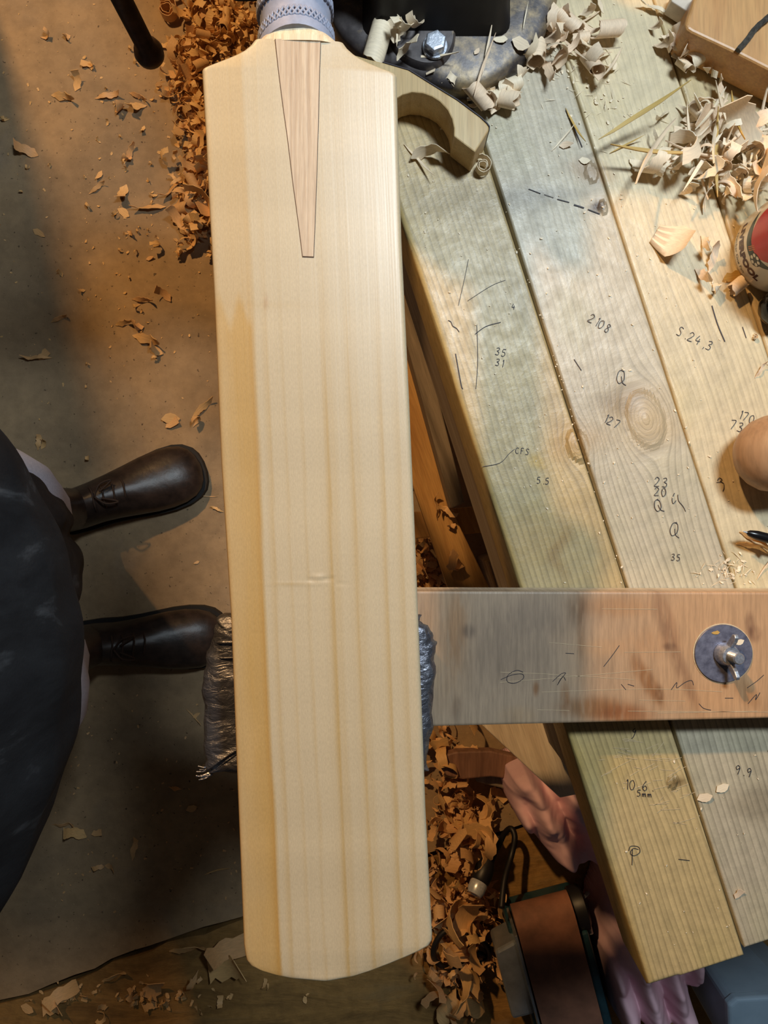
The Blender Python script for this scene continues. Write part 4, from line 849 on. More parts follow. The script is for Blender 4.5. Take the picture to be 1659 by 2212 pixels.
for sfx, sg in (('L', 1), ('R', -1)):          # nose-less hands: palm and five curled fingers
    wv = Vector(body_pts['wr'+sfx]); b0 = len(BV); palm = wv+Vector((0.015, 0, -0.06)); BV.append(tuple(palm)); RV.append((.030,.018)); EE.append((ix['wr'+sfx], b0))
    for k in range(4):
        q0 = len(BV); fx = -0.03+0.02*k; L = (0.075, 0.085, 0.08, 0.062)[k]
        BV += [tuple(palm+Vector((fx, 0, -0.03))), tuple(palm+Vector((fx*1.05, -sg*0.012, -0.03-L*0.5))), tuple(palm+Vector((fx*1.05, -sg*0.032, -0.03-L)))]; RV += [.010, .009, .007]
        EE += [(b0, q0), (q0, q0+1), (q0+1, q0+2)]
    q0 = len(BV); BV += [tuple(palm+Vector((0.042, -sg*0.008, 0.0))), tuple(palm+Vector((0.056, -sg*0.02, -0.035)))]; RV += [.011, .008]; EE += [(b0, q0), (q0, q0+1)]
person = skin_obj('person', BV, RV, EE, M['skin'])
tag(person, 'person in black apron, pale jeans and black boots standing beside the bench', 'person')
# face and hair
hd = Vector(body_pts['head'])
m = MB(); m.lathe([(0.0, 0.105), (0.04, 0.10), (0.075, 0.075), (0.088, 0.03), (0.086, -0.01), (0.08, -0.04)], axisM(hd+Vector((-0.012, 0, 0.045)), (-0.25, 0, 1)), 24); m.obj('hair', M['hair'], person, smooth=True)
m = MB(); m.tube([hd+Vector((0.072, 0, 0.02)), hd+Vector((0.092, 0, -0.012)), hd+Vector((0.078, 0, -0.02))], [0.006, 0.013, 0.008], 8); m.obj('nose', M['skin'], person, smooth=True)
for sg in (1, -1):
    m = MB(); m.lathe([(0, -0.009), (0.0065, -0.0065), (0.009, 0), (0.0065, 0.0065), (0, 0.009)], Matrix.Translation(hd+Vector((0.052, sg*0.028, 0.012))), 12); m.obj('eye', M['print_white'], person, smooth=True)
    m = MB(); m.lathe([(0, -0.008), (0.016, -0.006), (0.02, 0), (0.016, 0.006), (0, 0.008)], axisM(hd+Vector((-0.005, sg*0.082, 0.0)), (0, 1, 0.1)), 14); m.obj('ear', M['skin'], person, smooth=True)
m = MB(); m.tube([hd+Vector((0.068, -0.025, -0.045)), hd+Vector((0.076, 0, -0.047)), hd+Vector((0.068, 0.025, -0.045))], 0.005, 8); m.obj('mouth', M['print_dark'], person, smooth=True)
# trousers, shirt
TV = [(-.47,-.115,.98), (-.47,-.115,.90), (-.465,-.015,.86), (-.475,.004,.66), (-.486,.004,.52), (-.54,.0,.34), (-.595,-.004,.17), (-.465,-.215,.86), (-.445,-.232,.66), (-.452,-.238,.52), (-.515,-.240,.34), (-.565,-.243,.17)]
skin_obj('jeans', TV, [(.145,.135),(.14,.13),.098,.094,.088,.074,.068,.098,.094,.090,.076,.068], [(0,1),(1,2),(2,3),(3,4),(4,5),(5,6),(1,7),(7,8),(8,9),(9,10),(10,11)], M['denim'], person)
SV = [(-.465,-.112,.93), (-.385,-.10,1.09), (-.37,-.10,1.27), (-.345,-.10,1.40), (-.37,.075,1.37), (-.47,.155,1.10), (-.445,.163,.92), (-.37,-.275,1.37), (-.47,-.355,1.10), (-.445,-.363,.92)]
skin_obj('shirt', SV, [(.145,.135),(.145,.13),(.15,.125),(.085,.085),.07,.055,.042,.07,.055,.042], [(0,1),(1,2),(2,3),(3,4),(4,5),(5,6),(3,7),(7,8),(8,9)], M['shirt'], person)
# apron sheet
zs = np.linspace(1.38, 0.42, 70); av = np.linspace(-1, 1, 60); m = MB(); rows = []
XF = [(.42,-.415),(.60,-.350),(.75,-.310),(.85,-.268),(.93,-.226),(1.0,-.190),(1.06,-.180),(1.12,-.190),(1.2,-.215),(1.38,-.245)]
XF.sort(); HWT = [(.42,.125),(.6,.13),(.75,.15),(.9,.19),(1.05,.215),(1.18,.16),(1.38,.11)]
for z in zs:
    xf = lerp_list(XF, z); hw = lerp_list(HWT, z); dep = lerp_list([(.42,.04),(.6,.05),(.8,.09),(1.0,.115),(1.2,.06),(1.38,.02)], z); row = []
    for a in av:
        fold = 0.5*(0.010*sin(a*9+z*2)+0.006*sin(a*17-z*5)-0.012)*np.clip((0.95-z)/0.4, 0, 1)+0.0012*sin(a*23+z*31)
        row.append(Vector((xf-dep*abs(a)**2.1+fold, -0.092+a*hw+0.012*(1.0-z), z)))
    rows.append(row)
m.loft(rows, False, False); ap = m.obj('apron', M['apron'], person, smooth=True)
sb = ap.modifiers.new('thick', 'SOLIDIFY'); sb.thickness = 0.003
m = MB(); m.tube(catmull([(-.25,.005,1.375),(-.30,.04,1.46),(-.38,.05,1.475),(-.43,-.10,1.46),(-.38,-.25,1.475),(-.30,-.23,1.46),(-.25,-.19,1.375)], 6), 0.006, 8); m.obj('apron_strap', M['apron'], person, smooth=True)
# boots
def boot(tip, heel, label):
    tipv, hv = P(tip[0], tip[1], 0.02), P(heel[0], heel[1], 0.02); f_ = (tipv-hv); f_.z = 0; f_.normalize(); sdv = Vector((-f_.y, f_.x, 0)); L0 = 0.30; org = Vector((tipv.x, tipv.y, 0))-f_*L0
    q = lambda x, y, z: org+f_*x+sdv*y+Vector((0, 0, z))
    X_ = [0, .008, .025, .06, .10, .135, .17, .20, .23, .255, .275, .288, .296, .30]; HW = [.012, .024, .034, .038, .039, .043, .049, .054, .0565, .055, .049, .039, .025, .007]
    TP = [.085, .10, .115, .125, .122, .112, .095, .081, .071, .064, .056, .048, .040, .030]
    rings = []
    for x, hw, tp in zip(X_, HW, TP):
        ring = []
        for k in range(24):
            an = 2*pi*k/24; ca, sa = cos(an), sin(an); zc_ = 0.018; yy = hw*math.copysign(abs(ca)**0.8, ca)*(1-0.30*max(sa, 0)**2 if x < 0.2 else 1-0.12*max(sa, 0)**2)
            crease = 0.0016*sin(x*260)*(1 if .155 < x < .225 else 0)*max(sa, 0)
            ring.append(q(x, yy, zc_+(tp-zc_)*(0.42+0.58*sa) if sa > -0.7 else zc_+0.0)) if False else ring.append(q(x, yy, max(zc_, zc_+(tp-zc_)*(0.35+0.65*sa)+crease)))
        rings.append(ring)
    m = MB(); m.loft(rings); b_ = m.obj('boot', M['leather'], person, smooth=True, label=label)
    m = MB(); m.loft([[q(0.058+0.047*cos(a)*s_-dx, 0.037*sin(a)*s_, z) for a in np.linspace(0, 2*pi, 25)[:-1]] for z, s_, dx in ((0.06, 1.0, 0), (0.10, 1.02, 0.0), (0.14, 1.08, 0.006), (0.19, 1.14, 0.006), (0.20, 1.16, 0.006))]); m.obj('shaft', M['leather'], b_, smooth=True)
    m = MB(); ol = [(x, hw+0.004) for x, hw in zip(X_, HW)]; pl_ = [q(x+(0.004 if x > .25 else 0), hw, 0) for x, hw in ol]+[q(x+(0.004 if x > .25 else 0), -hw, 0) for x, hw in ol[::-1]]
    m.loft([[Vector((p.x, p.y, z)) for p in pl_] for z in (0.0005, 0.020)]); m.obj('sole', M['sole'], b_)
    m = MB()
    for k in range(4):
        x = 0.118+k*0.017; zt = float(np.interp(x, X_, TP)); m.tube([q(x-0.004, -0.022, zt-0.008), q(x, -0.010, zt+0.0008), q(x+0.003, 0.010, zt+0.0008), q(x-0.002, 0.022, zt-0.008)], 0.0018, 6)
    for sg in (1, -1): m.tube(catmull([q(0.125, 0, 0.125), q(0.140, sg*0.018, 0.124), q(0.158, sg*0.020, 0.112), q(0.135, sg*0.006, 0.122)], 5), 0.0017, 6)
    m.obj('laces', M['lace'], b_, smooth=True)
    return b_
boot((436,1008), (110,1126), 'black leather boot turned towards the vice')
boot((486,1374), (150,1388), 'black leather boot with toe under the duct taped pad')

# ---------------------------------------------------------------- wood shavings
RIBR = np.random.RandomState(5)
def rib(L, W, total, seg=12, drift=0.0, shrink=0.0, point=(0, 0), wave=0.0, twist=0.0, th=0.0005):
    """a thin curled ribbon: total curl angle, sideways drift (helix), shrinking radius (spiral), pointed ends"""
    s_ = np.linspace(0, 1, seg+1); k = total*(1+shrink*s_*2)/(1+shrink)+wave*np.cos(s_*9)
    th_ = np.concatenate([[0], np.cumsum((k[1:]+k[:-1])/2/seg)]); dx = np.cos(th_)*L/seg; dz = np.sin(th_)*L/seg
    x = np.concatenate([[0], np.cumsum((dx[1:]+dx[:-1])/2)]); z = np.concatenate([[0], np.cumsum((dz[1:]+dz[:-1])/2)])
    y = drift*s_; wd = W*np.ones(seg+1)
    if point[0]: wd *= np.clip(s_*point[0]+0.08, 0.08, 1)
    if point[1]: wd *= np.clip((1-s_)*point[1]+0.08, 0.08, 1)
    m = MB(); rings = []; ja = (RIBR.rand(seg+1)-0.5)*0.30*wd; jb = (RIBR.rand(seg+1)-0.5)*0.30*wd
    for i in range(seg+1):
        nrm = np.array([-math.sin(th_[i]), 0, math.cos(th_[i])]); tw = twist*s_[i]; lat = np.array([0, math.cos(tw), 0])+nrm*math.sin(tw); nn = nrm*math.cos(tw)-np.array([0, 1, 0])*math.sin(tw); c_ = np.array([x[i], y[i], z[i]])
        a, b = lat*wd[i]/2, nn*th/2; j1 = lat*ja[i]; j2 = lat*jb[i]
        rings.append([Vector(c_+a+b+j1), Vector(c_-a+b+j2), Vector(c_-a-b+j2), Vector(c_+a-b+j1)])
    m.loft(rings); a = np.array(m.v); a -= (a.max(0)+a.min(0))/2; return a, m.f
ARCH = {   # about 30 mm long at scale 1
 'chip': rib(.018,.009,0.5,4,point=(6,0)), 'arc': rib(.030,.009,1.6,8,point=(4,0)), 'leaf': rib(.034,.010,0.9,8,point=(2.2,2.2)), 'cee': rib(.038,.009,4.2,12),
 'spiral': rib(.085,.010,15,34,shrink=1.2), 'tube': rib(.075,.011,12,30,drift=.020), 'cone': rib(.085,.010,11,34,drift=.032,shrink=0.9,point=(0,1.4)), 'wavy': rib(.040,.008,0.6,14,wave=4.0,twist=1.5,point=(3,3)),
 'needle': rib(.045,.0022,0.5,6,th=.0009,point=(3,2)), 'ribbon': rib(.055,.012,2.6,14,twist=0.8), 'hook': rib(.040,.008,3.0,12,shrink=2.0,point=(3,0)), 'roll': rib(.060,.014,8.5,24,drift=.004), 'broad': rib(.034,.016,1.3,8,twist=0.4)}
for k_ in range(3):     # more ragged, twisted and split pieces
    u_ = RIBR.rand(12)
    ARCH['leaf.%d' % k_] = rib(.026+.012*u_[0], .006+.004*u_[1], 0.8+2.2*u_[2], 11, point=(1.2+2*u_[3], 2+6*u_[4]), wave=1.5+4*u_[5], twist=0.4+2.0*u_[6])
    ARCH['wavy.%d' % k_] = rib(.030+.016*u_[7], .005+.005*u_[8], 0.5+2*u_[9], 14, wave=3+3*u_[10], twist=2.2*u_[11], point=(3, 4))
    ARCH['arc.%d' % k_] = rib(.022+.014*u_[2], .006+.005*u_[3], 1.0+2.2*u_[4], 9, point=(5, 0 if k_ else 3), twist=1.2*u_[5])
    ARCH['cee.%d' % k_] = rib(.030+.02*u_[6], .006+.006*u_[7], 3+3*u_[8], 13, drift=.006*u_[9], twist=0.8*u_[10])
    ARCH['hook.%d' % k_] = rib(.030+.02*u_[1], .005+.004*u_[2], 2.0+2.5*u_[3], 12, shrink=1.5+u_[4], point=(3, 0), twist=1.5*u_[5])
    ARCH['chip.%d' % k_] = rib(.012+.010*u_[6], .006+.006*u_[7], 0.2+0.8*u_[8], 4, point=(3+4*u_[9], 5*u_[10]))
    ARCH['broad.%d' % k_] = rib(.024+.014*u_[3], .012+.008*u_[4], 0.8+1.5*u_[5], 8, wave=1.5*u_[6], twist=0.9*u_[7])
VAR = {k_: [k_]+[v_ for v_ in ARCH if v_.startswith(k_+'.')] for k_ in list(ARCH) if '.' not in k_}
VAR['leaf'] = VAR['leaf'][1:]
def fan():     # ridged fan of layers
    m = MB(); rings = []
    for i in range(11):
        t_ = i/10; th_ = 1.5*t_; c_ = np.array([math.sin(th_)*.021, 0, (1-math.cos(th_))*.021]); w_ = 0.007+0.010*(1-abs(2*t_-1.0))*0.6
        top = [Vector((c_[0], -w_+2*w_*q_/8, c_[2]+0.0016*(q_ % 2)+0.0010*q_/8)) for q_ in range(9)]
        rings.append(top+[p-Vector((0, 0, 0.0008)) for p in top[::-1]])
    m.loft(rings); a = np.array(m.v); a -= (a.max(0)+a.min(0))/2; return a, m.f
ARCH['fan'] = fan(); VAR['fan'] = ['fan']
SM_ = {}
def smesh(kind, matk):
    if (kind, matk) not in SM_:
        v, f = ARCH[kind]; me = bpy.data.meshes.new('shaving_'+kind.split('.')[0]); me.from_pydata(v.tolist(), [], f); me.materials.append(M[matk]); me.polygons.foreach_set('use_smooth', [True]*len(me.polygons)); me.set_sharp_from_angle(angle=0.9); SM_[(kind, matk)] = me
    return SM_[(kind, matk)]
NAMES = {'chip': 'wood_chip', 'needle': 'wood_splinter', 'spiral': 'shaving_curl', 'tube': 'shaving_curl', 'cone': 'shaving_curl', 'roll': 'shaving_curl'}
LOOK = {'cee': 'C-shaped', 'hook': 'hook shaped', 'arc': 'gently bent', 'wavy': 'twisted', 'leaf': 'narrow pointed', 'ribbon': 'long ribbon-like', 'tube': 'tube-like rolled', 'roll': 'tightly rolled', 'broad': 'broad flat', 'chip': 'short chip-like', 'needle': 'needle thin'}
srng = random.Random(21); COUNT = [0]; LITTER = MB()
def place(kind, x, y, zsurf, scale, yaw, tilt=0.0, roll=0.0, lift=0.0, matk='shav_bench', label=None, group=None, stuff=None, px=True):
    base_kind = kind; kind = srng.choice(VAR[kind]); E_ = Euler((roll, tilt, yaw)).to_matrix(); v = ARCH[kind][0] @ np.array(E_).T * scale; mz = v[:, 2].min()
    p = P(x, y, zsurf) if px else Vector((x, y, zsurf)); loc = Vector((p.x, p.y, zsurf-mz+0.0003+lift))
    if stuff is not None: stuff.add([tuple(q+np.array(loc)) for q in v], ARCH[kind][1]); return
    o = bpy.data.objects.new(NAMES.get(base_kind, 'wood_shaving'), smesh(kind, matk)); COL.objects.link(o); o.location = loc; o.rotation_euler = (roll, tilt, yaw); o.scale = (scale,)*3
    if label and '{k}' in label: label = label.replace('{k}', LOOK[base_kind])
    tag(o, label, {'chip': 'wood chip', 'needle': 'splinter'}.get(base_kind, 'wood shaving'), group); COUNT[0] += 1; return o
d2 = math.radians
# single shavings on the bench that can be told apart
for (kd, x, y, sc, yaw, ti, ro, mk, lab) in [
 ('spiral',1041,362,0.95,0.3,0,pi/2,'shav_bench','tight spiral shaving standing at the corner of the jig'),
 ('arc',925,345,1.15,d2(40),0,0.9,'shav_bench','broad curved shaving inside the round mouth of the jig'),
 ('needle',905,352,1.0,d2(-48),0,0.2,'shav_bench','thin bent splinter inside the round mouth of the jig'),
 ('cone',1412,364,1.25,d2(-98),0,0.0,'shav_bench','long pointed conical curl sticking out of the shavings heap'),
 ('needle',1352,316,0.75,d2(28),0,0.3,'shav_yellow','yellow splinter lying alone left of the shavings heap'),
 ('chip',1222,315,0.85,d2(8),0,0.2,'shav_bench','single curled chip lying alone on the middle plank'),
 ('fan',1440,522,1.25,d2(-32),0.0,0.0,'shav_bench','ribbed fan of layered shavings near the mug'),
 ('leaf',1516,532,1.0,d2(-62),0,0.4,'shav_bench','pointed peach shaving just below the heap near the mug'),
 ('leaf',1532,560,0.95,d2(75),0,-0.3,'shav_bench','pale leaf shaped shaving standing near the mug'),
 ('leaf',1512,600,1.0,d2(-48),0,0.2,'shav_bench','pink tinged leaf shaving below the mug'),
 ('arc',1540,626,0.75,d2(-46),0,0.5,'shav_bench','narrow tail shaving trailing below the leaf shavings'),
 ('roll',1586,622,0.85,d2(-50),0,0.1,'shav_bench','stiff folded shaving touching the foot of the mug'),
 ('chip',1579,600,0.9,d2(20),0.3,0.3,'shav_yellow','yellow folded chip under the foot of the mug'),
 ('spiral',1629,728,0.28,0,0,pi/2,'shav_bench','tiny curl below the black tool handle'),
 ('wavy',1640,800,0.5,d2(60),0,0,'shav_bench','crumpled shaving on the plank above the mallet'),
 ('leaf',1622,1166,0.95,d2(-14),0.0,0.5,'shav_floor','flat brown shaving lying under the pen'),
 ('leaf',1618,1182,0.9,d2(12),0.0,0.7,'shav_floor','folded orange shaving beside the pen'),
 ('needle',1650,1225,0.6,d2(60),0,0,'shav_bench','short upright splinter below the pen'),
 ('needle',1240,276,0.9,d2(-66),0,0,'shav_yellow','thin dark twig on the middle plank'),
 ('needle',1216,300,0.7,d2(48),0,0,'shav_bench','fine pale splinter on the seam of planks'),
 ('chip',1262,348,0.55,d2(-10),0,0,'shav_bench','small pale chip right of the plank seam'),
 ('chip',1521,1722,0.75,d2(20),0,0,'shav_bench','pale chip lying below the arm on the plank seam'),
 ('chip',1560,1702,0.7,d2(30),0.2,0,'shav_bench','thin chip below the arm on the wide plank'),
 ('chip',1594,1930,0.6,d2(60),0,0.1,'shav_bench','pale chip near the end of the bench')]:
    place(kd, x, y, ZB+0.0004, sc, yaw, ti, ro, 0.0, mk, lab)
place('chip', 1545, 1366, ZA+0.0022, 0.42, 0.1, 0, 0, 0, 'shav_yellow', 'yellow wood crumb on the large washer')
place('chip', 1597, 1387, ZA+0.0022, 0.45, 0.4, 0.2, 0, 0, 'shav_bench', 'pale wood crumb beside the wing nut')
# shavings lying on the vice base
LV, GV = '{k} pale shaving lying on the iron base of the vice', 'shavings on the vice base'
for (kd, x, y, sc, yaw, ti, ro, dz) in [('tube',815,112,1.5,d2(-16),0,0,0),('cee',850,86,1.0,d2(30),0.3,0.5,.012),('hook',872,74,1.0,d2(-60),0.2,0.9,.014),('arc',858,100,0.9,d2(80),0.3,0.3,.012),('leaf',880,130,1.1,d2(70),0,0.6,.01),('needle',858,82,0.9,d2(88),0.3,0,.016),('leaf',838,66,0.8,d2(70),0.3,0.5,.012),('hook',895,68,0.9,d2(-80),0,0.7,.012),
    ('needle',1045,150,1.2,d2(76),0,0.4,0),('needle',1052,108,1.0,d2(80),0,0,0),('chip',1080,86,0.8,d2(-5),0,0,0),('chip',1124,98,0.95,d2(-28),0,0.2,0),('chip',1030,112,0.35,d2(50),0,0,0),('needle',1134,38,0.5,d2(80),0,0,0),('needle',930,130,1.1,d2(-4),0,0,.002)]:
    place(kd, x, y, Z1+0.0035 if kd in ('needle', 'chip') else Z1+0.001, sc, yaw, ti, ro, dz, 'shav_bench', LV, GV)
def scatter(n_, region, kinds, zs_, scales, matk, label, group, lift=(0, 0), stuff=None, tilt=0.4):
    k = 0; tries = 0
    while k < n_ and tries < n_*60:
        tries += 1; x, y = region()
        if x is None: continue
        mk = matk if isinstance(matk, str) else srng.choice(matk)
        place(srng.choice(kinds), x, y, zs_, srng.uniform(*scales), srng.uniform(0, 2*pi), srng.uniform(-tilt, tilt), srng.uniform(-tilt, tilt)*1.8, srng.uniform(*lift), mk, label, group, stuff); k += 1
def gauss(cx_, cy_, rx, ry, rot=0.0):
    def f():
        a, b = srng.gauss(0, .5)*rx, srng.gauss(0, .5)*ry; return cx_+a*cos(rot)-b*sin(rot), cy_+a*sin(rot)+b*cos(rot)
    return f
def along(path, spread):
    def f():
        i = srng.randrange(len(path)-1); t_ = srng.random(); (a, b), (c_, d_) = path[i], path[i+1]; return a+(c_-a)*t_+srng.gauss(0, spread), b+(d_-b)*t_+srng.gauss(0, spread)
    return f
CURLY = ['cee','hook','arc','wavy','leaf','ribbon','tube','roll','broad']
def inframe(f, m_=12):
    def g():
        x, y = f(); return (x, y) if -m_ < x < 1659+m_ and -m_ < y < 2212+m_ else (None, None)
    return g
scatter(16, inframe(along([(1180,60),(1210,130),(1160,140),(1100,210),(1050,230)], 14)), ['tube','arc','leaf','cee','roll'], ZB+0.0005, (0.7, 1.2), 'shav_bench', '{k} shaving lying along the rim of the vice base', 'shavings at the vice rim', (0, 0.004))
scatter(10, inframe(along([(930,185),(1000,210),(1060,225)], 10)), ['hook','leaf','cee','arc'], ZB+0.0005, (0.6, 1.0), 'shav_bench', '{k} shaving wedged between the vice and the jig', 'shavings between vice and jig', (0, 0.010))
scatter(22, inframe(gauss(1262, 92, 95, 80)), ['needle','leaf','arc','tube','wavy','needle'], ZB+0.0005, (0.6, 1.15), 'shav_bench', '{k} shaving in the tangle right of the vice', 'tangle of shavings right of the vice', (0, 0.008))
scatter(26, inframe(along([(1410,10),(1430,70),(1445,120),(1480,110),(1500,150),(1520,190),(1500,240),(1480,290)], 16)), ['tube','roll','leaf','arc','wavy','broad'], ZB+0.0005, (0.6, 1.1), 'shav_bench', '{k} shaving in the trail leading down from the honey coloured block', 'trail of shavings by the block', (0, 0.006))
scatter(30, inframe(gauss(1590, 345, 130, 95)), ['needle','leaf','hook','arc','ribbon','broad','cee'], ZB+0.0005, (0.8, 1.35), 'shav_bench', '{k} shaving in the tangled heap above the mug', 'heap of shavings above the mug', (0, 0.022), None, 0.6)
scatter(14, inframe(gauss(1545, 320, 120, 70)), ['needle'], ZB+0.0005, (1.1, 1.9), ['shav_bench','shav_yellow'], 'long splinter in the tangled heap above the mug', 'splinters in the heap above the mug', (0.01, 0.025))
# floor
FL, FG = '{k} shaving lying loose on the open concrete floor', 'shavings scattered on the concrete'
for (kd, x, y, sc, yaw) in [('wavy',140,215,2.0,-0.1),('leaf',148,84,1.0,0.4),('arc',62,330,1.6,-0.4),('leaf',100,80,1.0,-.2),('arc',200,145,1.0,0),('wavy',235,210,1.6,0.1),('leaf',262,238,1.7,-1.0),('leaf',300,212,1.6,-0.3),('leaf',298,238,1.7,0.1),('chip',190,140,1.4,0),('arc',168,180,1.3,1.2),('chip',85,505,1.6,-0.6),
    ('wavy',285,330,1.4,1.2),('arc',278,345,1.2,1.2),('wavy',322,450,1.8,0.1),('leaf',270,420,1.5,1.2),('chip',215,380,1.5,1.1),('wavy',212,408,1.2,0.7),('chip',268,460,1.4,-0.6),('cee',340,532,1.2,0.3),('chip',325,558,1.2,0.2),('leaf',285,505,1.0,-0.8),('wavy',375,408,1.8,0.8),('hook',390,425,1.5,0),
    ('wavy',310,650,1.7,0),('leaf',355,640,1.3,-1),('wavy',320,735,2.4,-0.3),('leaf',300,705,1.6,0.2),('arc',340,755,1.6,-0.4),('leaf',270,700,1.4,0.3),('wavy',130,690,1.4,0.5),('leaf',82,772,1.6,0.1),('chip',95,768,1.4,0.8),('wavy',440,880,1.6,0.7),('leaf',425,910,1.2,0.9),('chip',370,905,1.9,0.0),('chip',372,915,1.6,0.5),
    ('leaf',95,960,1.0,1.0),('wavy',85,955,1.2,1.2),('needle',450,1072,0.8,0),('chip',425,1215,0.8,0.4),('leaf',470,1100,0.8,-0.5),('needle',420,1548,1.0,-0.8),('chip',425,1545,1.0,0.6),('needle',470,1880,1.2,0.4),('wavy',140,1780,1.4,0.2),('arc',168,1795,1.7,-0.4),('leaf',290,1830,1.4,1.3),('chip',210,1798,1.2,0.2),('arc',240,1870,1.0,0),('arc',215,1870,0.8,0.2),
    ('broad',140,2140,1.8,0.3),('broad',120,2165,1.6,0.2),('broad',335,2125,1.9,1.2),('leaf',285,2140,1.6,-0.3),('wavy',250,2105,1.6,0.5),('chip',60,2178,1.5,-0.4),('leaf',222,2190,1.3,0),('broad',500,2040,2.6,0.1),('broad',495,2075,2.6,0.2),('leaf',420,2110,1.8,1.2),('wavy',410,2045,2.2,0.2),('leaf',380,1700,1.0,0),('chip',415,1745,1.2,0.3)]:
    if kd == 'leaf': kd = srng.choice(['leaf', 'wavy', 'arc', 'hook', 'arc'])
    place(kd, x, y, 0.0005, sc, yaw+pi*srng.choice((0, 1)), 0.1, srng.uniform(-.4, .4), 0, 'shav_floor', FL, FG)
EX = COUNT[0]
pile_path = [(420,15),(470,30),(500,60),(455,100),(395,125),(420,160),(400,210),(430,260),(425,300),(440,360),(425,410),(430,470),(420,540)]
scatter(64, inframe(along(pile_path, 17)), CURLY, 0.0005, (1.0, 1.9), 'shav_floor', '{k} orange shaving in the long drift on the floor left of the bat', 'drift of shavings left of the bat', (0, 0.030), None, 0.7)
place('spiral', 368, 28, 0.0005, 2.4, 0.4, 0, pi/2, 0, 'shav_floor', 'large round curl on the floor right of the steel bar')
UL, UG = '{k} shaving in the drift under the bench beside the sander', 'shavings drifted under the bench'
under = [(960,1600),(1000,1580),(960,1680),(1000,1720),(1060,1740),(1020,1790),(960,1830),(1000,1870),(950,1920),(990,1990),(1040,1990),(960,2060),(1000,2110)]
scatter(44, inframe(along(under, 22)), ['cee','ribbon','broad','roll','hook','leaf'], 0.001, (1.3, 2.6), 'shav_floor', UL, UG, (0, 0.05), None, 0.7)
place('cee', 1020, 1815, 0.001, 2.3, 0.6, 0, 1.2, 0.05, 'shav_floor', 'open ring of pale shaving beside the pink rag')
place('broad', 1003, 1935, 0.001, 2.4, 1.4, 0.3, 0.1, 0.06, 'shav_floor', 'flat orange ribbon of shaving below the cable connector')
place('broad', 1018, 1766, 0.001, 1.8, 0.2, 0.3, 0.2, 0.06, 'shav_floor', 'short whitish bent shaving near the pink rag')
place('roll', 1015, 2140, 0.001, 2.8, 0.3, 0.2, 0.2, 0.0, 'shav_floor', 'big hollow rolled shaving left of the sander body')
place('tube', 970, 2165, 0.001, 2.6, -0.7, 0, 0, 0.0, 'shav_floor', 'long flat rolled shaving at the foot of the drift')
scatter(8, inframe(along([(912,960),(925,1080),(975,1110),(1020,1230),(920,1180),(910,1230)], 8)), ['hook','cee','wavy','arc'], 0.196, (0.9, 1.5), 'shav_floor', '{k} shaving lying on the yellow shelf board under the bench', 'shavings on the shelf board')
# uncountable litter: filler of the drifts, crumbs and sawdust
def litter(label, *jobs):
    ST = MB()
    for (n_, reg, kinds, z_, sc_, lf, tl_) in jobs: scatter(n_, reg, kinds, z_, sc_, 'shav_floor', None, None, lf, ST, tl_)
    tag(ST.obj('shavings_litter', M['shav_floor']), label, 'shavings', kind='stuff')
litter('dense fine shavings filling the drift on the floor left of the bat', (420, along(pile_path, 22), CURLY[:6], 0.0003, (0.6, 1.3), (0, 0.016), 0.6), (220, along([(x+70, y) for x, y in pile_path], 40), CURLY[:6], 0.0003, (0.7, 1.3), (0, 0.03), 0.6))
def left_of(f, xm):
    def g():
        x, y = f(); return (x, y) if x is not None and x < xm+(y-1900)*0.25 else (None, None)
    return g
litter('fine shavings filling the drift under the bench', (300, left_of(along(under+[(1080,1850),(1060,1900)], 42), 1070), ['cee','arc','leaf','hook','broad','wavy'], 0.0003, (0.6, 1.6), (0, 0.035), 0.7))
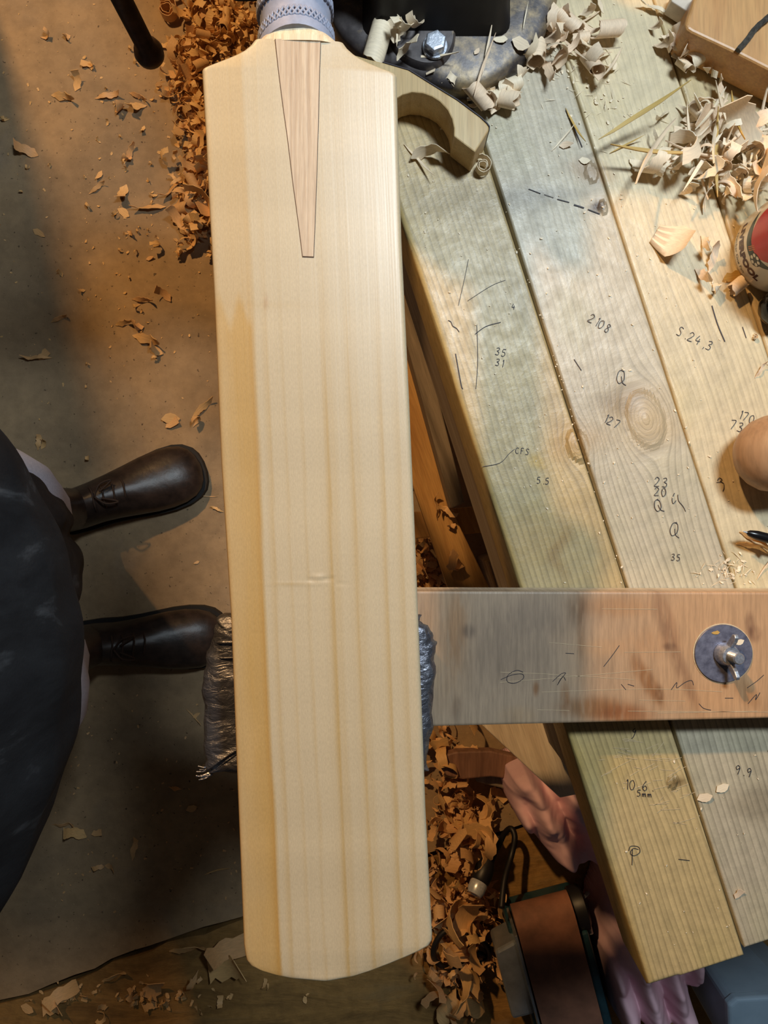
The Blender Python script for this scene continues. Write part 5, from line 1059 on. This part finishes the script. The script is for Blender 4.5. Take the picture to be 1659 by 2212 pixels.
litter('shavings lying in the shade below the shelf board', (160, along([(900,1050),(940,1250),(960,1300),(900,1200)], 30), ['cee','arc','leaf','hook'], 0.0003, (0.7, 1.4), (0, 0.03), 0.7))
def crumbs(y0, y1):
    def f():
        x, y = srng.uniform(-150, 560), srng.uniform(y0, y1); return (None, None) if (y > 930 and x < 110) else (x, y)
    return f
litter('wood crumbs dotted over the concrete beyond the boots', (230, crumbs(-100, 930), ['chip'], 0.0003, (0.10, 0.40), (0, 0), 0.15), (110, gauss(330, 420, 240, 420), ['chip','arc','hook'], 0.0003, (0.2, 0.7), (0, 0), 0.2))
litter('wood crumbs on the shaded concrete below the boots', (130, crumbs(1500, 1980), ['chip'], 0.0003, (0.10, 0.40), (0, 0), 0.15))
litter('wood crumbs on the rough slab past the floor joint', (60, gauss(300, 2150, 300, 40), ['chip','leaf','broad'], -0.005, (0.3, 0.8), (0, 0.002), 0.2))
ST = MB()
def bench_any():
    x, y = srng.uniform(880, 1700), srng.uniform(0, 2100); l_ = BL(x, y); return (x, y) if l_.x > 0.012 and l_.y > 0.02 and not (1262 < y < 1580) else (None, None)
scatter(260, bench_any, ['chip'], ZB+0.0004, (0.06, 0.16), 'shav_bench', None, None, (0, 0), ST, 0.1)
scatter(160, along([(1150,40),(1250,120),(1320,300)], 45), ['chip','needle'], ZB+0.0004, (0.08, 0.25), 'shav_bench', None, None, (0, 0), ST, 0.1)
scatter(150, gauss(1600, 350, 120, 85), ['needle','leaf','arc','hook','wavy'], ZB+0.0004, (0.3, 0.9), 'shav_bench', None, None, (0, 0.012), ST, 0.5)
scatter(60, gauss(1580, 1230, 60, 40), ['chip','needle'], ZB+0.0004, (0.1, 0.3), 'shav_bench', None, None, (0, 0), ST, 0.1)
scatter(26, along([(1108,500),(1180,720),(1260,980),(1340,1250)], 3), ['chip'], ZB-0.001, (0.06, 0.13), 'shav_bench', None, None, (0, 0), ST, 0.2)
o = ST.obj('bench_sawdust', M['shav_bench']); tag(o, 'fine sawdust and crumbs scattered over the bench planks', 'sawdust', kind='stuff')
print('shavings', COUNT[0], 'objects', len(bpy.data.objects))
